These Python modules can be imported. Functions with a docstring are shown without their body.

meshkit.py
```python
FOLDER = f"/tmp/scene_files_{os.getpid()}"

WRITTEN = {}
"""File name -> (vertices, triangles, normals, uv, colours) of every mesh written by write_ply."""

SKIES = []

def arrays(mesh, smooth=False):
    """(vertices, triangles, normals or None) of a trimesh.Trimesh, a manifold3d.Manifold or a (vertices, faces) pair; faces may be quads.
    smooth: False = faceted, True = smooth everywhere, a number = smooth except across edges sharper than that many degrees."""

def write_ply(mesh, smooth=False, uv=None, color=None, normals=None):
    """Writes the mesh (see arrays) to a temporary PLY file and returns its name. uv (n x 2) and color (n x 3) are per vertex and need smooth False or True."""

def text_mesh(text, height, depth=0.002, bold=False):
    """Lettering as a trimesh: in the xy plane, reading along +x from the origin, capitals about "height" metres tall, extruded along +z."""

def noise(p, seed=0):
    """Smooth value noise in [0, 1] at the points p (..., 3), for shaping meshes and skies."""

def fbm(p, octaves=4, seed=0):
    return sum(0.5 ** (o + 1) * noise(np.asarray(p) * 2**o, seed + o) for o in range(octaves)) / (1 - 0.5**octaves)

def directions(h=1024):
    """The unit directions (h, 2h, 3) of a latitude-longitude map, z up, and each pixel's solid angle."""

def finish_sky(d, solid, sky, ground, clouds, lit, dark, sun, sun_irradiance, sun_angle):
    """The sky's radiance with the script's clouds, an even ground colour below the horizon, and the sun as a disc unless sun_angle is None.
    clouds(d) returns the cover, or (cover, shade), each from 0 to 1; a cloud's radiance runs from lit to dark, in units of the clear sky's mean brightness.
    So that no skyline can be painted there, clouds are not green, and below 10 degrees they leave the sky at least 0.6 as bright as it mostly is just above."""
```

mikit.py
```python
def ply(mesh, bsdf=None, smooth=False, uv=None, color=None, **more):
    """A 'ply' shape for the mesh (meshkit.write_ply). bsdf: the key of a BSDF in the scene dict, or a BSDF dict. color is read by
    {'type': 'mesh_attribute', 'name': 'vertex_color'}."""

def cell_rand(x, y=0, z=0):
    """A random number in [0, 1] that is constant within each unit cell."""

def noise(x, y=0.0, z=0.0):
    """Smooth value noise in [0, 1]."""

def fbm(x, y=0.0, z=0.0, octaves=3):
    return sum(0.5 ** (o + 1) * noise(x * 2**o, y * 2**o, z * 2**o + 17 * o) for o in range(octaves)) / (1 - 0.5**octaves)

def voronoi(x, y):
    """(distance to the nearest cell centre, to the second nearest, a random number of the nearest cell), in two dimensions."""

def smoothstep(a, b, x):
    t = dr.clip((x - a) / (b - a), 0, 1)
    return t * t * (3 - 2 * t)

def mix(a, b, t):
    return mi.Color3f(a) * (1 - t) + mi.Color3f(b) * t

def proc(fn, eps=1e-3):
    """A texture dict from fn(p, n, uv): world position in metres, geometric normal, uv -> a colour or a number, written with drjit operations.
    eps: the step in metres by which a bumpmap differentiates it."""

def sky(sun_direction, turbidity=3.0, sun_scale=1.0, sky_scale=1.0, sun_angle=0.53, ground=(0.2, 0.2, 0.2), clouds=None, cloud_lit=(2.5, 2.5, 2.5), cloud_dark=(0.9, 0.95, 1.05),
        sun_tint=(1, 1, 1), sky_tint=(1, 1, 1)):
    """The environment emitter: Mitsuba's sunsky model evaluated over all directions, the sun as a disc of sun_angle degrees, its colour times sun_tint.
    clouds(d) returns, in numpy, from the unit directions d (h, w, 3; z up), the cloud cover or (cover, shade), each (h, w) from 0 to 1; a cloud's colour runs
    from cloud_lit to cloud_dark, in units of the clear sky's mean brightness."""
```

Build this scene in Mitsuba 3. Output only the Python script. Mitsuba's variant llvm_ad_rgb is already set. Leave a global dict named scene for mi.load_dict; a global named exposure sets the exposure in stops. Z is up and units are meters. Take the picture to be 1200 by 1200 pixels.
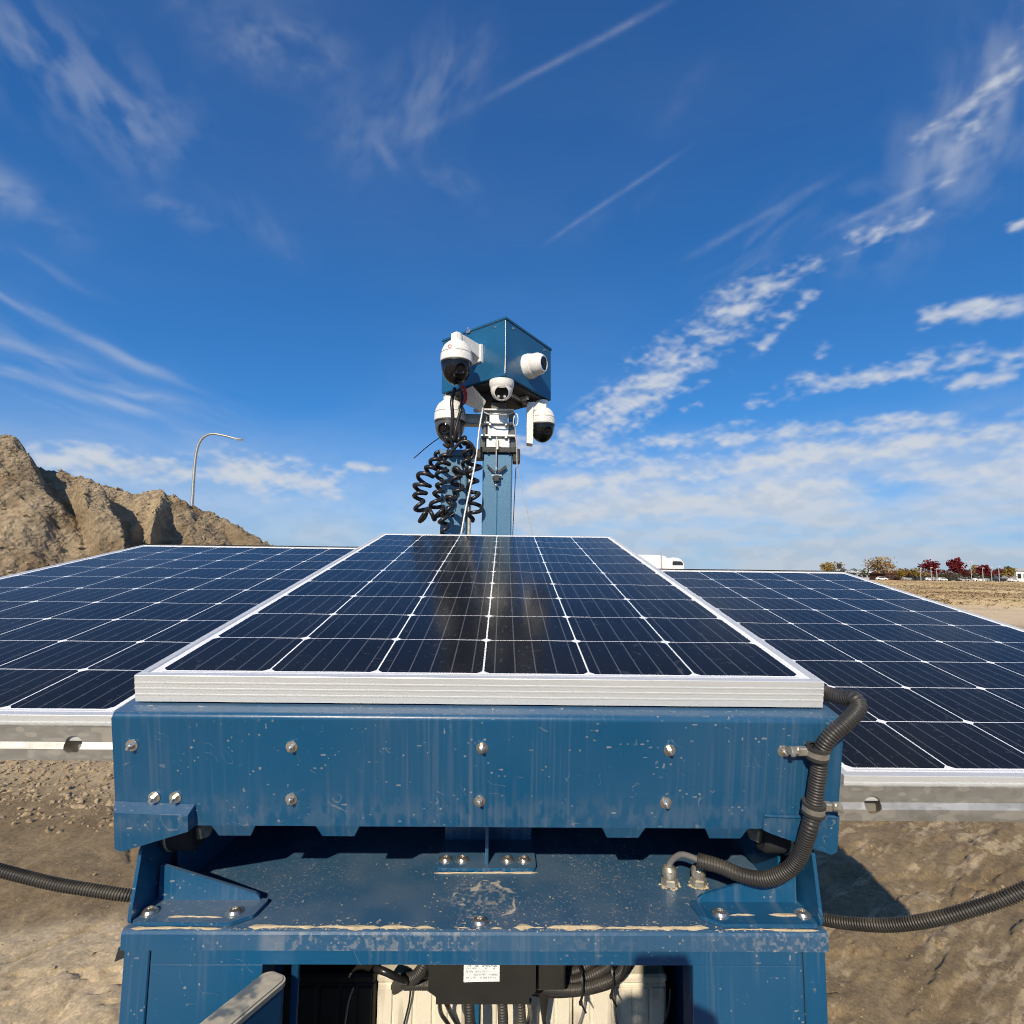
import math, random
import numpy as np, trimesh, drjit as dr, mitsuba as mi
import mikit, meshkit
from mikit import proc, noise, fbm, voronoi, cell_rand, smoothstep, mix
from shapely.geometry import Polygon, box as sbox, Point
import manifold3d as m3

random.seed(7)
rng = np.random.default_rng(11)
T = mi.ScalarTransform4f

# ------------------------------------------------------------------ camera, sky, exposure
H = 1.72                                   # height of the lens above the ground
PITCH, ROLL, YAW, TILT = math.radians(6.03), math.radians(-0.72), math.radians(0.85), math.radians(10.93)
FOC = 661.4                                # focal length in pixels of a 1200 pixel wide picture

def rot(ax, a):
    c, s = math.cos(a), math.sin(a)
    return np.array({'x': [[1, 0, 0], [0, c, -s], [0, s, c]], 'y': [[c, 0, s], [0, 1, 0], [-s, 0, c]], 'z': [[c, -s, 0], [s, c, 0], [0, 0, 1]]}[ax], float)

CAM = rot('x', PITCH) @ rot('y', ROLL)     # columns: right, forward, up
cam_m = np.eye(4)
cam_m[:3, 0], cam_m[:3, 1], cam_m[:3, 2], cam_m[:3, 3] = -CAM[:, 0], CAM[:, 2], CAM[:, 1], [0, 0, H]
scene, labels = {}, {}
scene['camera'] = {'type': 'perspective', 'fov': math.degrees(2 * math.atan(600 / FOC)), 'fov_axis': 'x', 'near_clip': 0.01, 'far_clip': 9000.0, 'to_world': T(cam_m)}
SUN = np.array([-0.219, -0.825, 0.521])
exposure = 1.65

def n2(x, y, seed=0):
    return meshkit.noise(np.stack([x, y, 0 * x], -1), seed)

def fb(x, y, o=4, seed=0):
    return meshkit.fbm(np.stack([x, y, 0 * x + seed * 3.7], -1), o, seed)

def ss(a, b, x):
    t = np.clip((x - a) / (b - a), 0, 1)
    return t * t * (3 - 2 * t)

def vec(az, el):
    az, el = math.radians(az), math.radians(el)
    return np.array([math.sin(az) * math.cos(el), math.cos(az) * math.cos(el), math.sin(el)])

def stroke(d, az0, el0, az1, el1):
    """Degrees along and across the great circle from one direction of the sky to another, and its length."""
    a, b = vec(az0, el0), vec(az1, el1)
    n = np.cross(a, b); n /= np.linalg.norm(n)
    t = np.cross(n, a)
    return np.degrees(np.arctan2(d @ t, d @ a)), np.degrees(np.arcsin(np.clip(d @ n, -1, 1))), math.degrees(math.acos(np.clip(a @ b, -1, 1)))

def clouds(d):
    up = np.maximum(d[..., 2], 0.02)
    gx, gy = d[..., 0] / (up + 0.08), d[..., 1] / (up + 0.08)
    el = np.degrees(np.arcsin(np.clip(d[..., 2], -1, 1)))
    warp = meshkit.fbm(d * 6.0, 3, 4) - 0.5
    fine = meshkit.fbm(d * np.array([34.0, 34.0, 56.0]), 4, 3)
    grain = meshkit.fbm(d * np.array([95.0, 95.0, 150.0]), 2, 8)
    broad = meshkit.fbm(d * np.array([9.0, 9.0, 16.0]), 4, 6)
    clear = np.ones(d.shape[:2])
    def lay(c):
        nonlocal clear
        clear = clear * (1 - np.clip(c, 0, 1))
    # puffy rows over the right: (from, to, half width, strength)
    body = np.zeros(d.shape[:2])
    for (a0, e0, a1, e1, w, s) in ((6.5, 13.5, 25.2, 25.1, 2.7, 0.30), (3.0, 10.5, 16, 19.5, 2.6, 0.22), (22.1, 25.0, 29.6, 26.9, 1.1, 0.23), (26, 22.5, 29.5, 25.4, 0.8, .18), (31.7, 27.8, 38.4, 28.7, 0.8, 0.22), (37.5, 32.6, 45.5, 36.5, 2.4, 0.12), (37.6, 33.4, 40.5, 29.5, 1.1, 0.10), (37.0, 20.7, 43.2, 20.3, 0.75, 0.34),
                                   (38.4, 15.4, 42.4, 15.4, 0.7, 0.28), (27.2, 16.9, 44.2, 16.9, 1.1, 0.24), (22.9, 15.7, 30.9, 17.4, 0.8, 0.21), (1.7, 8.0, 48, 10.6, 1.15, 0.36), (10.8, 12.4, 39.0, 12.5, 0.9, 0.30), (-2, 5.0, 52, 7.6, 1.3, 0.26), (-1.0, 12.5, 14.2, 10.8, 1.9, 0.27), (4, 9.8, 30, 11.2, 1.0, .20),
                                   (24.5, 20.5, 26.3, 22.3, .6, .22), (29.0, 19.4, 30.0, 20.4, .5, .24), (19, 13.6, 24, 14.2, .6, .2), (17, 16, 19, 16.6, .6, .2), (-40.7, 8.0, -29.5, 8.4, 1.15, 0.36), (-28.6, 8.8, -17.4, 8.6, 1.7, 0.33), (-16.9, 10.0, -12.6, 9.8, 0.55, 0.34), (43, 25.8, 46, 25.6, .5, .3), (40, 9.6, 62, 12, 2.5, .25), (50, 22, 75, 26, 3.0, .22)):
        u, v, L = stroke(d, a0, e0, a1, e1)
        v = v + warp * 2.2 * min(w, 1.5)
        body = np.maximum(body, s * np.exp(-(v / w) ** 2) * ss(-w * 1.4, w, u) * ss(L + w * 1.4, L - w, u))
    lay(ss(0.55, 0.91, 0.46 * fine + 0.28 * grain + 0.26 * broad + body * 0.85) * 0.88 * ss(0.015, 0.10, body))
    # wisps of ice cloud
    for i, (a0, e0, a1, e1, w, s, k) in enumerate(((-47.2, 37.0, -32.5, 33.2, 3.3, 0.42, .5), (-30.5, 41.6, -19.0, 43.4, 1.9, 0.46, .6), (-19.0, 37.4, -3.5, 44.9, 2.6, 0.36, .45), (-16.9, 39.6, -12.0, 36.0, 0.55, 0.30, .4), (-10.0, 36.8, -3.8, 35.2, 1.0, 0.30, .5), (-35.4, 29.6, -29.8, 28.4, 0.8, 0.26, .5), (-29.6, 31.2, -21.6, 28.4, 1.2, 0.20, .4),
                                                  (-47, 20.3, -31.0, 16.1, 0.55, 0.50, .3), (-46, 16.6, -30.2, 14.0, 0.60, 0.58, .3), (-46, 14.6, -33.0, 13.0, 0.50, 0.60, .3), (-45, 13.1, -35.5, 11.5, 0.40, 0.55, .3), (-50, 28.2, -40.2, 25.3, 1.2, 0.46, .5), (-47, 24.0, -37.9, 21.7, 0.40, 0.38, .3), (-52, 17.6, -26, 11.4, 3.0, 0.22, .35), (-70, 30, -50, 24, 3, .4, .4),
                                                  (8, 13, 29, 33, 1.6, 0.16, .5), (31.0, 27.4, 46.0, 33.5, 3.2, 0.30, .6), (36.5, 31.0, 46.5, 37.5, 2.6, 0.55, .5), (38.0, 34.0, 41.2, 28.8, 1.1, 0.5, .5), (-36, 44, -22, 50, 2.5, .3, .5), (12.5, 33.8, 14.2, 35.4, .7, .16, .6), (16.5, 40.5, 19.5, 42.5, .8, .12, .6), (7, 32.5, 9.0, 33.2, .9, .15, .7))):
        u, v, L = stroke(d, a0, e0, a1, e1)
        v = v + warp * 2.6 * w ** 0.5
        mask = np.exp(-(v / w) ** 2) * ss(-3, 3, u) * ss(L + 3, L - 4, u)
        on = mask > 0.004
        uu, vv = u[on], v[on]
        mask[on] *= ss(0.30, 0.80, meshkit.fbm(np.stack([uu * (0.40 if e0 > 24 else 0.24) * k / .4, vv * (0.75 if e0 > 24 else 1.1) + 0.25 * uu * (i % 3 - 1), 0 * uu + i * 7.3], -1) + 0.8 * warp[on][:, None] * (1, 2, 0), 5, 20 + i))
        lay(s * (0.50 if e0 > 30 else 0.72) * mask)
    # old aircraft trails
    for i, (a0, e0, a1, e1, w, s) in enumerate(((-3.5, 42.0, 17.9, 47.2, 0.22, 0.17), (-13.5, 38.0, -2.0, 42.6, 0.5, 0.07), (2.9, 31.3, 18.6, 37.7, 0.18, 0.13), (17.4, 29.1, 32.7, 33.2, 0.30, 0.11), (30.0, 28.9, 44.2, 31.1, 0.22, 0.14), (5.2, 16.1, 11.3, 19.4, 0.22, 0.16))):
        u, v, L = stroke(d, a0, e0, a1, e1)
        v = v + 0.25 * warp
        mask = np.exp(-(v / w) ** 2) * ss(-1, 3, u) * ss(L + 1, L - 5, u)
        on = mask > 0.004
        mask[on] *= 0.25 + 1.2 * meshkit.fbm(np.stack([u[on] * 1.1, v[on] * 2.2, 0 * u[on] + i], -1), 4, 51)
        lay(s * mask)
    # a thin general veil, thicker near the horizon, and the same kind of sky behind the camera
    lay(0.03 * ss(0.45, 0.75, meshkit.fbm(np.stack([gx * .8, gy * 1.3, 0 * gx], -1), 5, 60)) * ss(4, 14, el))
    lay(ss(0.60, 0.82, 0.6 * fine + 0.4 * broad + 0.12) * 0.5 * ss(0.35, -0.3, d[..., 1]))
    lay(np.clip(ss(16, 0, el) * 0.85 * (0.8 + 0.8 * (broad - .5)), 0, .8))
    az = np.degrees(np.arctan2(d[..., 0], d[..., 1]))
    lay(0.74 * ss(15.0, 5.0, el) * ss(-10, 6, az) * ss(120, 70, az) * ss(0.30, 0.62, 0.55 * broad + 0.45 * meshkit.fbm(d * np.array([12., 12., 60.]), 4, 13)))
    cover = 1 - clear
    shade = np.clip(ss(9, 1, el) * 0.45 + 0.25 * ss(.55, .4, fine), 0, 1)
    return cover, shade

scene['sky_light'] = mikit.sky(SUN.tolist(), turbidity=2.4, sky_scale=0.86, sun_scale=1.12, clouds=clouds, cloud_lit=(2.75, 2.9, 3.1), cloud_dark=(1.75, 2.1, 2.55), sun_tint=(1.0, 1.07, 1.20), sky_tint=(0.345, 0.95, 1.62), ground=(0.22, 0.17, 0.11))

# ------------------------------------------------------------------ frames and helpers
TR = rot('z', YAW)
def m4(R=np.eye(3), t=(0, 0, 0)):
    m = np.eye(4); m[:3, :3] = R; m[:3, 3] = t
    return m
WORLD = m4()
TW = m4(TR, (0, 0, H))                     # the trailer's frame: x right, y away, z up, zero at the height of the lens
PF = rot('x', TILT)                        # panels and their drawer box lean back by this
OC = TR.T @ np.array([-0.03997438, .85885243, -.15073529])
OR = TR.T @ np.array([.99150643, .90209375, -.29073929])
OL = TR.T @ np.array([-1.07270645, .86662166, -.2126989])
BW = TW @ m4(PF, OC)                       # frame of the drawer box: u right, v up the slope, w normal

def ray(px, py):
    return TR.T @ (CAM @ np.array([(px - 600) / FOC, 1, -(py - 600) / FOC]))
def at(px, py, Y):                         # a point of the trailer's frame at depth Y
    d = ray(px, py)
    return d * Y / d[1]
def on_plane(px, py, p0, n):
    d = ray(px, py)
    return d * (np.dot(p0, n) / np.dot(d, n))

def numbered(name):
    used = scene.keys() | labels.keys()
    if name not in used and not any(k.startswith(name + '__') for k in used):
        return name
    i = 1
    while f'{name}_{i:03d}' in used or any(k.startswith(f'{name}_{i:03d}__') for k in used):
        i += 1
    return f'{name}_{i:03d}'

def cat(ms):
    ms = [trimesh.Trimesh(*man(m)) if hasattr(m, 'to_mesh') else m for m in ms]
    return trimesh.util.concatenate([trimesh.Trimesh(m.vertices, m.faces, process=False) for m in ms])
def man(m):
    a = m.to_mesh()
    return a.vert_properties[:, :3], a.tri_verts
def mesh_of(m):
    if isinstance(m, (list, tuple)):
        return cat(m)
    return trimesh.Trimesh(*man(m), process=False) if hasattr(m, 'to_mesh') else m

def put(name, mesh, mat, parent=None, frame=TW, smooth=False, label=None, category=None, group=None, kind=None, **more):
    """One entry of the scene. Returns its key."""
    key = numbered(f'{parent}__{name}' if parent else name)
    m = mesh_of(mesh).copy()
    m.apply_transform(frame)
    scene[key] = mikit.ply(m, mat, smooth=smooth, **more)
    tag(key, label, category, group, kind)
    return key

def tag(key, label=None, category=None, group=None, kind=None):
    d = {k: v for k, v in (('label', label), ('category', category), ('group', group), ('kind', kind)) if v}
    if d:
        labels[key] = {**labels.get(key, {}), **d}

def thing(name, label, category, group=None):
    key = numbered(name)
    labels[key] = {'label': label, 'category': category, **({'group': group} if group else {})}
    return key

def copy_of(name, base, matrix, parent):
    key = numbered(f'{parent}__{name}')
    scene[key] = {**base, 'to_world': T(matrix)}
    return key

def cbox(size, ch=0.002, at_=(0, 0, 0), R=None):
    """A box with chamfered edges."""
    s = np.asarray(size, float) / 2
    ch = min(ch, s.min() * 0.6)
    pts = []
    for a in (-1, 1):
        for b in (-1, 1):
            for c in (-1, 1):
                for k in range(3):
                    q = s - ch
                    q[k] = s[k]
                    pts.append(q * (a, b, c))
    m = trimesh.convex.convex_hull(np.array(pts))
    M = m4(np.eye(3) if R is None else R, at_)
    m.apply_transform(M)
    return m

def span(lo, hi, ch=0.002):
    lo, hi = np.asarray(lo, float), np.asarray(hi, float)
    return cbox(hi - lo, ch, (lo + hi) / 2)

def extrude(poly, depth, o=(0, 0, 0), a=(1, 0, 0), b=(0, 1, 0)):
    """A polygon in the plane o + x a + y b, extruded by depth along a x b."""
    if not isinstance(poly, Polygon):
        poly = Polygon(poly)
    m = trimesh.creation.extrude_polygon(poly, depth, engine='earcut')
    a, b = np.asarray(a, float), np.asarray(b, float)
    m.apply_transform(m4(np.stack([a, b, np.cross(a, b)], 1), o))
    return m

def sheet(poly, depth, ch=0.0015, **k):
    """As extrude, its rim on the far side drawn in a little so that the edge catches light."""
    if not isinstance(poly, Polygon):
        poly = Polygon(poly)
    m = extrude(poly, depth, **k)
    return m

def spline(pts, step):
    p = np.asarray(pts, float)
    P = np.vstack([2 * p[0] - p[1], p, 2 * p[-1] - p[-2]])
    out = []
    for i in range(1, len(P) - 2):
        n = max(2, int(np.linalg.norm(P[i + 1] - P[i]) / step * 1.1) + 1)
        t = np.linspace(0, 1, n, endpoint=False)[:, None]
        a, b, c, d = P[i - 1], P[i], P[i + 1], P[i + 2]
        out.append(0.5 * (2 * b + (c - a) * t + (2 * a - 5 * b + 4 * c - d) * t ** 2 + (3 * b - a - 3 * c + d) * t ** 3))
    out = np.vstack(out + [p[-1:]])
    s = np.r_[0, np.cumsum(np.linalg.norm(np.diff(out, axis=0), axis=1))]
    k = max(2, int(s[-1] / step) + 1)
    q = np.linspace(0, s[-1], k)
    return np.stack([np.interp(q, s, out[:, i]) for i in range(3)], 1)

def sweep(path, r, n=10):
    path = np.asarray(path, float)
    t = np.gradient(path, axis=0)
    t /= np.linalg.norm(t, axis=1, keepdims=True) + 1e-12
    u = np.cross(t[0], [0.3, 0.2, 0.93]); u /= np.linalg.norm(u)
    r = np.broadcast_to(r, len(path))
    ang = np.arange(n) * 2 * np.pi / n
    V = []
    for i in range(len(path)):
        u = u - t[i] * np.dot(u, t[i]); u /= np.linalg.norm(u)
        w = np.cross(t[i], u)
        V.append(path[i] + r[i] * (np.cos(ang)[:, None] * u + np.sin(ang)[:, None] * w))
    V = np.vstack(V + [path[:1], path[-1:]])
    F = []
    k = len(path)
    i, j = np.meshgrid(np.arange(k - 1), np.arange(n), indexing='ij')
    a, b, c, d = i * n + j, i * n + (j + 1) % n, (i + 1) * n + (j + 1) % n, (i + 1) * n + j
    F = np.vstack([np.stack([a, b, c], -1).reshape(-1, 3), np.stack([a, c, d], -1).reshape(-1, 3)])
    j = np.arange(n)
    F = np.vstack([F, np.stack([0 * j + k * n, (j + 1) % n, j], 1), np.stack([0 * j + k * n + 1, (k - 1) * n + j, (k - 1) * n + (j + 1) % n], 1)])
    return trimesh.Trimesh(V, F, process=False)

def tube(pts, r, step=0.01, n=10):
    return sweep(spline(pts, step), r, n)

def conduit(pts, r, pitch=0.0046, n=14, depth=0.20):
    """A corrugated conduit: rounded rings along the path."""
    p = spline(pts, pitch / 4)
    ph = np.arange(len(p)) % 4
    return sweep(p, r * np.where(ph == 0, 1 - depth, np.where(ph == 2, 1.0, 1 - depth * 0.10)), n)

def lathe(prof, o=(0, 0, 0), axis=(0, 0, 1), n=32):
    prof = np.asarray(prof, float)
    m = trimesh.creation.revolve(prof, sections=n)
    if m.volume < 0:
        m.invert()
    z = np.asarray(axis, float) / np.linalg.norm(axis)
    x = np.cross([0.12, 0.9, 0.3], z); x /= np.linalg.norm(x)
    m.apply_transform(m4(np.stack([x, np.cross(z, x), z], 1), o))
    return m

def cyl(p0, p1, r, n=16):
    p0, p1 = np.asarray(p0, float), np.asarray(p1, float)
    L = np.linalg.norm(p1 - p0)
    c = min(r * 0.15, L * 0.2)
    return lathe([(0, 0), (r - c, 0), (r, c), (r, L - c), (r - c, L), (0, L)], p0, p1 - p0, n)

def ico(r, sub=2):
    return trimesh.creation.icosphere(subdivisions=sub, radius=r)

# ------------------------------------------------------------------ materials
def principled(c, rough=0.5, metal=0.0, two=True, bump=None, scale=0.0, **k):
    col = c if isinstance(c, dict) else {'type': 'rgb', 'value': list(c)}
    b = {'type': 'principled', 'base_color': col, 'roughness': rough if isinstance(rough, dict) else float(rough), 'metallic': float(metal), **k}
    if bump is not None:
        b = {'type': 'bumpmap', 'arbitrary': bump, 'scale': float(scale), 'bsdf': b}
    return {'type': 'twosided', 'bsdf': b} if two else b

def line_mask(v, width):
    return smoothstep(width, width * 0.35, dr.abs(v - 0.5))

def blue_dirt(p, n):
    """How much pale dust lies on the blue paint, from 0 to 1."""
    up = smoothstep(0.55, 0.95, n.z)
    near = smoothstep(1.4, 1.1, p.y)
    patch = fbm(p.x * 6.0, p.y * 6.0, p.z * 6.0, 4)
    # fine vertical runs left by rain, in bunches
    band = smoothstep(0.35, 0.75, noise(p.x * 17.0, p.z * 6.0, 3.0))
    runs = smoothstep(0.42, 0.85, noise(p.x * 330.0, p.z * 9.0, p.y * 3.0)) * band
    runs2 = smoothstep(0.62, 0.9, noise(p.x * 150.0 + 5.0, p.z * 5.0, p.y * 3.0)) * smoothstep(0.4, 0.7, noise(p.x * 23.0 + 7.0, p.z * 14.0, 1.0))
    wall = 0.065 * runs + 0.085 * runs2 + 0.025 * smoothstep(0.35, 0.8, patch)
    # chips and short scratches
    chips = smoothstep(0.83, 0.90, noise(p.x * 210.0, p.y * 210.0, p.z * 210.0)) * smoothstep(0.50, 0.66, noise(p.x * 34.0, p.y * 34.0, p.z * 34.0 + 4.0))
    nick = line_mask(noise(p.x * 95.0 + 40.0 * p.z, p.z * 70.0, p.y * 70.0), 0.022) * smoothstep(0.70, 0.78, noise(p.x * 62.0 + 9.0, p.z * 66.0, p.y * 60.0))
    grains = smoothstep(0.74, 0.86, noise(p.x * 380.0, p.y * 300.0, p.z * 300.0))
    film = 0.065 + 0.08 * smoothstep(0.3, 0.8, fbm(p.x * 16.0, p.y * 16.0, 1.0, 4)) + 0.20 * grains * smoothstep(0.3, 0.7, patch)  # dust film, made heavier to give tops the grey of reflected sky
    d = (wall + 0.18 * nick * near + 0.40 * chips * near) * (1 - up) + (film + 0.55 * chips * near + 0.15 * nick * near) * up
    # dried splashes along the front lip of the deck and a tide mark left by a puddle in its middle
    lip = smoothstep(H - 0.530, H - 0.524, p.z) * smoothstep(H - 0.497, H - 0.501, p.z) * smoothstep(0.9, 0.86, p.y) * smoothstep(0.81, 0.835, p.y)
    lip = lip * smoothstep(-0.430, -0.418, p.x + 0.5 * (p.z - (H - 0.512)))
    clear = smoothstep(-0.347, -0.335, p.x) * smoothstep(-0.306, -0.309, p.x) * smoothstep(H - 0.5262, H - 0.5250, p.z) * smoothstep(H - 0.499, H - 0.501, p.z) * smoothstep(0.9, 0.86, p.y)
    d += (1 - up) * clear * (0.10 + 0.12 * fbm(p.x * 160.0, p.z * 160.0, 0.0, 3))
    d += (1 - up) * lip * (0.05 + 0.24 * smoothstep(0.48, 0.72, fbm(p.x * 210.0, p.z * 190.0, 0.0, 4)) * smoothstep(0.3, 0.55, noise(p.x * 9.0, 4.0)))
    low = smoothstep(H - 0.30, H - 0.345, p.z) * smoothstep(H - 0.375, H - 0.352, p.z) * (1 - up)
    d += low * 0.06 * smoothstep(0.35, 0.7, fbm(p.x * 120.0, p.z * 60.0, 0.0, 3)) * near
    r = dr.sqrt(dr.square((p.x + 0.035) / 0.044) + dr.square((p.y - 0.925) / 0.042)) + 1.3 * (fbm(p.x * 38.0, p.y * 38.0, 0.0, 4) - 0.5)
    ring = smoothstep(0.13, 0.03, dr.abs(r - 1.0)) * smoothstep(0.38, 0.60, noise(p.x * 60.0, p.y * 60.0))
    inside = smoothstep(1.6, 0.5, r) * smoothstep(0.45, 0.75, fbm(p.x * 190.0, p.y * 190.0, 0.0, 2))
    d += up * smoothstep(H - 0.51, H - 0.503, p.z) * smoothstep(H - 0.48, H - 0.49, p.z) * (0.75 * ring + 0.38 * inside)
    return dr.clip(d, 0, 0.95)

def blue_color(p, n, uv):
    d = blue_dirt(p, n)
    tone = 0.85 + 0.3 * fbm(p.x * 3.0, p.y * 3.0, p.z * 3.0, 3)
    return mix(mi.Color3f(0.0058, 0.073, 0.172) * tone, mi.Color3f(0.42, 0.40, 0.36), d)

def blue_rough(p, n, uv):
    return dr.clip(0.30 + 0.5 * blue_dirt(p, n) + 0.10 * (fbm(p.x * 25.0, p.y * 25.0, p.z * 25.0, 2) - 0.5), 0.2, 0.8)

scene['blue_paint'] = principled(proc(blue_color), proc(blue_rough), specular=0.38, bump=proc(lambda p, n, uv: noise(p.x * 420.0, p.y * 420.0, p.z * 420.0)), scale=0.00006)
scene['blue_dull'] = principled(proc(lambda p, n, uv: mi.Color3f(0.005, 0.042, 0.105) * (0.7 + 0.6 * fbm(p.x * 9.0, p.y * 9.0, p.z * 9.0, 3))), 0.65, specular=0.08)  # duller, darker copy of the blue, with the bay's shade in its colour
scene['blue_clean'] = principled(proc(lambda p, n, uv: mi.Color3f(0.010, 0.085, 0.19) * (0.8 + 0.4 * fbm(p.x * 6.0, p.y * 6.0, p.z * 6.0, 3))), 0.24, specular=0.5, clearcoat=0.5, clearcoat_gloss=0.85)

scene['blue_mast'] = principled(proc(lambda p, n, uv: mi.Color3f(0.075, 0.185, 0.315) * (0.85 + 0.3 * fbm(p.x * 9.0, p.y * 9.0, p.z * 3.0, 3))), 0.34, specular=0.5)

def galv_color(p, n, uv):
    a = fbm(p.x * 18.0, p.y * 18.0, p.z * 60.0, 4)
    b = smoothstep(0.52, 0.62, voronoi(p.x * 90.0, p.z * 120.0 + p.y * 60.0)[2])
    s = smoothstep(0.62, 0.75, noise(p.x * 55.0, p.z * 130.0, p.y * 40.0))
    return mix(mi.Color3f(0.40, 0.40, 0.38) * (0.62 + 0.6 * a + 0.10 * b), mi.Color3f(0.62, 0.60, 0.55), s * 0.5)
scene['galvanised_steel'] = principled(proc(galv_color), proc(lambda p, n, uv: 0.34 + 0.25 * fbm(p.x * 30.0, p.y * 30.0, p.z * 30.0, 3)), 0.65)
scene['aluminium'] = principled(proc(lambda p, n, uv: mi.Color3f(0.575, 0.60, 0.615) * (0.97 + 0.06 * fbm(p.x * 9.0, p.y * 9.0, p.z * 9.0, 3))), 0.40, 0.25)
scene['bright_steel'] = principled(proc(lambda p, n, uv: mi.Color3f(0.68, 0.66, 0.62) * (0.6 + 0.6 * fbm(p.x * 120.0, p.y * 120.0, p.z * 120.0, 3))), 0.28, 0.9)
scene['zinc_steel'] = principled(proc(lambda p, n, uv: mi.Color3f(0.50, 0.48, 0.42) * (0.5 + 0.8 * fbm(p.x * 90.0, p.y * 90.0, p.z * 90.0, 3))), 0.4, 0.7)
scene['white_backsheet'] = principled((0.84, 0.85, 0.86), 0.2, specular=0.5)

def cell_color(p, n, uv):
    k = uv.x * 5.0
    bus = smoothstep(0.034, 0.022, dr.abs(k - dr.floor(k) - 0.5))
    dust = 0.010 * fbm(p.x * 5.0, p.y * 5.0, 0.0, 4) + 0.03 * smoothstep(0.86, 0.95, noise(p.x * 140.0, p.y * 140.0))
    base = mi.Color3f(0.0065, 0.0076, 0.0118) * (0.8 + 0.4 * noise(p.x * 400.0, p.y * 400.0)) + mi.Color3f(0.9, 0.95, 1.0) * dust
    return mix(base, mi.Color3f(0.17, 0.18, 0.20), bus * 0.55)
scene['solar_cell'] = principled(proc(cell_color), proc(lambda p, n, uv: 0.13 + 0.06 * fbm(p.x * 14.0, p.y * 14.0, 0.0, 3)), specular=0.055)

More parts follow.
